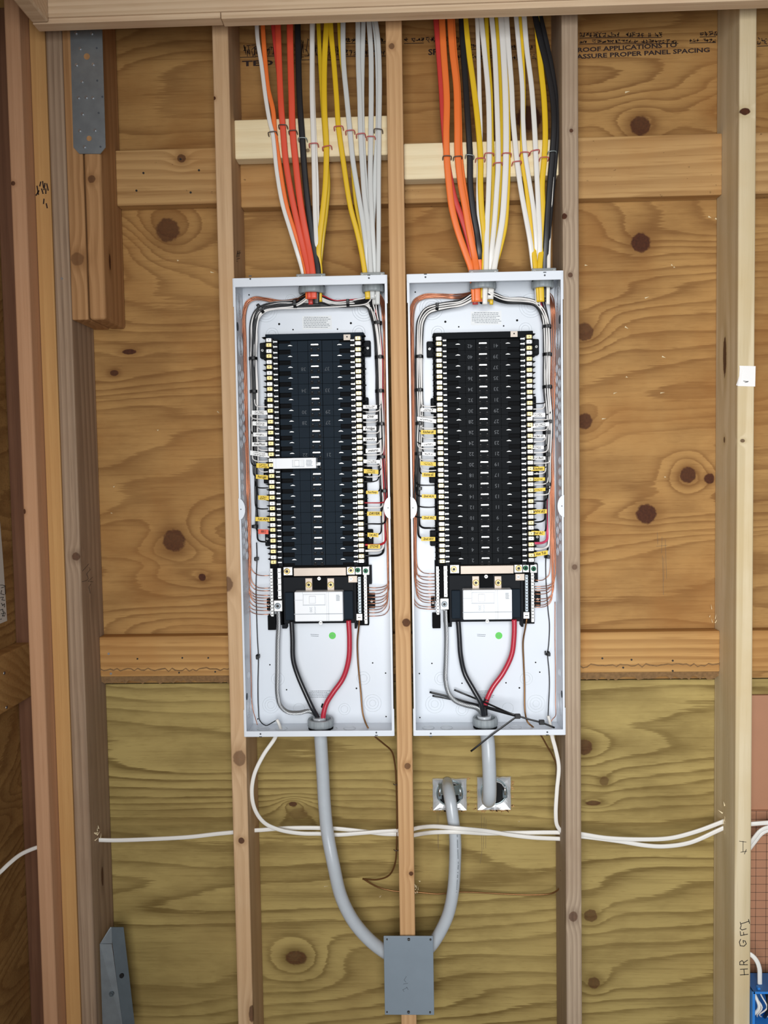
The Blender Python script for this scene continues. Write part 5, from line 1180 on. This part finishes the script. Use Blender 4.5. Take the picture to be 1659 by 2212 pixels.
# pulled splinters around the holes drilled in studs
def splinters(px, py, Y, n, seed, parent, spread=12, m='spf_white'):
    rng = random.Random(seed); mb = MB()
    for _ in range(n):
        x, y = px + rng.gauss(0, spread * .35), py + rng.gauss(0, spread * .6); p = U(x, y, Y - .001); L = rng.uniform(.005, .018); a = rng.gauss(PI / 2, .6)
        d = Vector((math.cos(a), 0, math.sin(a))) * L; q = Vector((-d.z, 0, d.x)).normalized() * rng.uniform(.0006, .0018)
        mb.add([p - q, p + q, p + d + Vector((0, -rng.uniform(.001, .006), 0)), p + Vector((0, .001, 0))], [(0, 1, 2), (0, 2, 3), (1, 3, 2), (0, 3, 1)])
    mb.build('wood_splinters', M[m], parent, kind='stuff')
X2 = 2 * S - .0195
splinters(1570, 1772, -.075, 16, 5, pale, 22); splinters(211, 1803, -.11, 8, 6, corner_grey, 12); splinters(900, 1925, -.07, 9, 7, stl[1], 16); splinters(1540, 1330, -.012, 5, 9, pale, 22)
# ================================================================== METAL HARDWARE ON THE CORNER POST
st = empty('steel_strap', U(190, 332, -D), label='galvanized steel strap nailed over the top of the corner post', category='strap')
Ys = -D - .0035
poly = [(151, 40), (220, 40), (228, 318), (216.5, 332), (171, 332), (158.5, 318)]
pw = [(U(x, y, Ys).x, U(x, y, Ys).z) for x, y in poly]; pw[0] = (pw[0][0], 2.56); pw[1] = (pw[1][0], 2.56)
MB().prismY(pw, Ys, Ys + .0025).build('strap_plate', M['galv'], st)
dome = MB().cyl((0, 0, 0), 'Y', .0036, .0016, 12, r2=.0042).cyl((0, -.0012, 0), 'Y', .0026, .0016, 10).mesh('nail_head', M['nail'])
for (px, py) in ((164, 71), (198, 72), (173, 105), (165, 140), (201, 139), (177, 176), (169, 211), (200, 211), (178, 246), (172, 282), (205, 281), (182, 317), (186, 210)): inst('nail_head', dome, U(px, py, Ys - .0006), st)
hole = MB().cyl((0, 0, 0), 'Y', .0024, .0006, 10).mesh('nail_hole', M['hole_grey'])
for (px, py) in ((209, 104), (210, 174), (213, 244), (217, 317), (221, 209)): inst('nail_hole', hole, U(px, py, Ys - .0003), st)
for (px, py, k) in ((187.5, 122, 1), (192.5, 299, .85)):
    o = inst('bolt_hole', MB().cyl((0, 0, 0), 'Y', .0072, .0006, 18).mesh('bolt_hole', M['post_brown']), U(px, py, Ys - .0003), st); o.scale = (k, 1, k)
hd = empty('hold_down_bracket', (XD + .02, -.06, -.05), label='grey galvanized hold-down bracket low on the corner post', category='bracket')
def sheet_quad(pts, th, name, m, parent):
    P = [Vector(p) for p in pts]; n = (P[1] - P[0]).cross(P[3] - P[0]).normalized() * th
    return MB().add(P + [p + n for p in P], [(0, 1, 2, 3), (7, 6, 5, 4), (0, 1, 5, 4), (1, 2, 6, 5), (2, 3, 7, 6), (3, 0, 4, 7)]).build(name, M[m], parent)
A1, A2 = U(215.5, 2039, -.120), U(241.5, 2039, -.108); A3, A4 = U(267, 2230, -.108), U(222, 2230, -.120)
fl = sheet_quad([A1, A2, A3, A4], .003, 'side_flange', 'galv', hd)
B0, B1, B2, B3 = U(238.5, 2003, -.106), U(267, 2003, -.090), U(293, 2230, -.090), U(266, 2230, -.106)
sheet_quad([U(216.5, 2038, -.118), U(238, 2003, -.107), U(241, 2003, -.106), U(242, 2038, -.107)], .003, 'bent_corner', 'galv', hd)
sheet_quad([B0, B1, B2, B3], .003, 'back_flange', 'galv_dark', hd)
p = U(263, 2107, -.099); MB().cyl((p.x, p.y - .0012, p.z), 'Y', .0058, .004, 16).build('bolt_hole', M['hole'], hd)
p = U(241, 2147, -.116); mb = MB().cyl(p, 'Y', .0062, .004, 16).cyl(p + Vector((0, -.0035, 0)), 'Y', .0045, .004, 6); mb.build('hex_bolt', M['galv_dark'], hd)
for (px, py) in ((134, 602),): nail(px, py, -D, corner_grey, .003)
for (px, py, bi) in ((390, 344, 0), (310, 374, 0), (430, 368, 0), (295, 412, 0), (412, 416, 0)): nail(px, py, -.038, [o for o in wall.children if o.name == 'blocking'][0], .0026, 'dk_scr')
gl = [o for o in wall.children if o.name.startswith('blocking')]
for (px, py) in ((235, 1412), (240, 1455), (297, 1423), (394, 1421), (450, 1421), (387, 1453), (465, 1451)): nail(px, py, -.038, gl[5], .0030 if px < 245 else .0022, 'nail' if px < 245 else 'dk_scr')
for (px, py) in ((1301, 1422), (1364, 1425), (1453, 1427), (1346, 1442), (1453, 1449)): nail(px, py, -.038, gl[8], .0024, 'dk_scr')
# staples and torn veneer flecks on the plywood
rng = random.Random(12)
mb = MB()
for (px, py) in ((1530, 468), (1450, 572), (1455, 577), (1393, 644), (1350, 706), (1430, 770), (1352, 814), (1426, 849), (383, 563), (455, 588), (470, 889), (340, 930), (245, 1052), (240, 1108), (1350, 200), (1263, 573), (1435, 1030), (1120, 1775), (1325, 850), (1300, 905), (1545, 472), (1640, 1760), (820, 1938), (700, 1915)):
    p = U(px, py, -.0006); L = rng.uniform(.004, .013); a = rng.gauss(0, .5); d = Vector((math.cos(a), 0, math.sin(a))) * L; q = Vector((-d.z, 0, d.x)).normalized() * .0016
    mb.add([p - q, p + q, p + d, p + Vector((0, -.003, .0015))], [(0, 1, 2), (0, 1, 3), (1, 2, 3), (0, 2, 3)])
mb.build('torn_veneer', M['spf_white'], wall, kind='stuff')
# ================================================================== PAPER, BLUE BOX
Yp = -D - .0006
pt = [(1597, 790), (1632, 791), (1631, 835), (1594, 834), (1599, 812)]
pw = [(U(x, y, Yp).x, U(x, y, Yp).z) for x, y in pt]
tagp = empty('paper_note', U(1612, 834, Yp), label='torn white paper slip stuck on the pale right stud', category='paper')
MB().prismY(pw, Yp - .0006, Yp).build('paper_sheet', M['paper'], tagp)
MB().add([U(1598, 792, Yp - .0008), U(1604, 800, Yp - .0035), U(1600, 826, Yp - .003), U(1594, 834, Yp - .0008), U(1590, 832, Yp + .004), U(1597, 812, Yp - .0006)], [(0, 1, 5), (1, 2, 5), (2, 3, 5), (3, 4, 5)]).build('paper_fold', M['paper'], tagp)
strokes(PXL([[(1606, 823), (1611, 824), (1617, 824)], [(1609, 826), (1615, 825)]], Yp - .0008), .0012, Yp - .0008, 'ink_mark', M['ink'], tagp)
Xp = -.9992
def PX(px, py): q = UX(px, py, Xp); return q
pn = empty('paper_note', PX(6, 1344), label='sheet of paper with handwriting on the dark left wall', category='paper')
q = [PX(-130, 1085), PX(0, 1126), PX(6, 1200), PX(15.5, 1341), PX(-4, 1349), PX(-130, 1392)]
MB().add(q + [v + Vector((-.0006, 0, 0)) for v in q], [(0, 1, 2, 3, 4, 5), (11, 10, 9, 8, 7, 6)] + [(i, (i + 1) % 6, 6 + (i + 1) % 6, 6 + i) for i in range(6)]).build('paper_sheet', M['paper_warm'], pn)
mb = MB()
for L in ([(0, 1264), (6, 1264), (11, 1266)], [(2, 1270), (8, 1268)], [(3, 1275), (1, 1283), (9, 1285)], [(10, 1266), (11, 1284)], [(0, 1291), (7, 1290), (3, 1296), (10, 1297)], [(2, 1303), (6, 1308)], [(4, 1309), (9, 1304), (9, 1312)], [(0, 1318), (5, 1316), (6, 1322)], [(2, 1326), (11, 1324), (9, 1331), (4, 1329)], [(5, 1332), (8, 1321)], [(0, 1338), (3, 1337)]):
    mb.tube([PX(*a) + Vector((.0006, 0, 0)) for a in L], .0007, 5)
mb.build('handwriting', M['ink'], pn)
bx = empty('switch_box', (.86, -.11, U(1640, 2212, -.15).z), label='blue plastic switch box full of wires beside the pale stud', category='switch box')
XA = 2 * S + .0205; XZ = XA + .115; YA, YB_ = -.152, -.075
zt = U(1640, 2143, YA).z; zb_ = zt - .095
for (q, nm_, m_) in (((XA, XA + .003, YA, YB_, zb_, zt), 'box_wall', 'blue'), ((XZ - .003, XZ, YA, YB_, zb_, zt), 'box_wall', 'blue'), ((XA, XZ, YA, YB_, zt - .003, zt), 'box_wall', 'blue_shade'), ((XA, XZ, YA, YB_, zb_, zb_ + .003), 'box_wall', 'blue'), ((XA, XZ, YB_ - .003, YB_, zb_, zt), 'box_wall', 'blue_shade')):
    MB().rbox(*q, .0008, 1).build(nm_, M[m_], bx)
MB().rbox(XA - .0015, XA + .005, YA - .0015, YA + .002, zb_, zt + .001, .0008, 1).rbox(XA, XZ, YA - .0015, YA + .002, zt - .0045, zt + .001, .0008, 1).build('box_rim', M['blue'], bx)
for k in range(3):
    x = XA + .014 + k * .030; MB().rbox(x, x + .007, YA + .006, YA + .018, zt + .0005, zt + .006, .001, 1).build('cable_clip', M['blue'], bx)
rng = random.Random(6)
for k in range(9):
    x = XA + .010 + k * .010; z = zt - .008
    pts = [(x, YB_ - .01, z), (x + rng.uniform(-.006, .006), YA + .020, z - .014), (x + rng.uniform(-.008, .012), YA + .008, z - .035), (x + rng.uniform(-.012, .010), YA + .018, z - .060), (x + rng.uniform(-.01, .01), YA + .035, z - .078)]
    MB().tube(smooth(pts, 4), .0018 if k % 3 else .0042, 8).build('box_wire', M['w_blk' if k % 4 == 3 else 'nm_white'], bx)
nm('white cable curving down into the top of the blue box', [(1612, 2058, -.105), (1622, 2062, -.11), (1633, 2073, -.115), (1640, 2090, -.118), (1641, 2112, -.12), (1641, 2135, -.12)], .011)
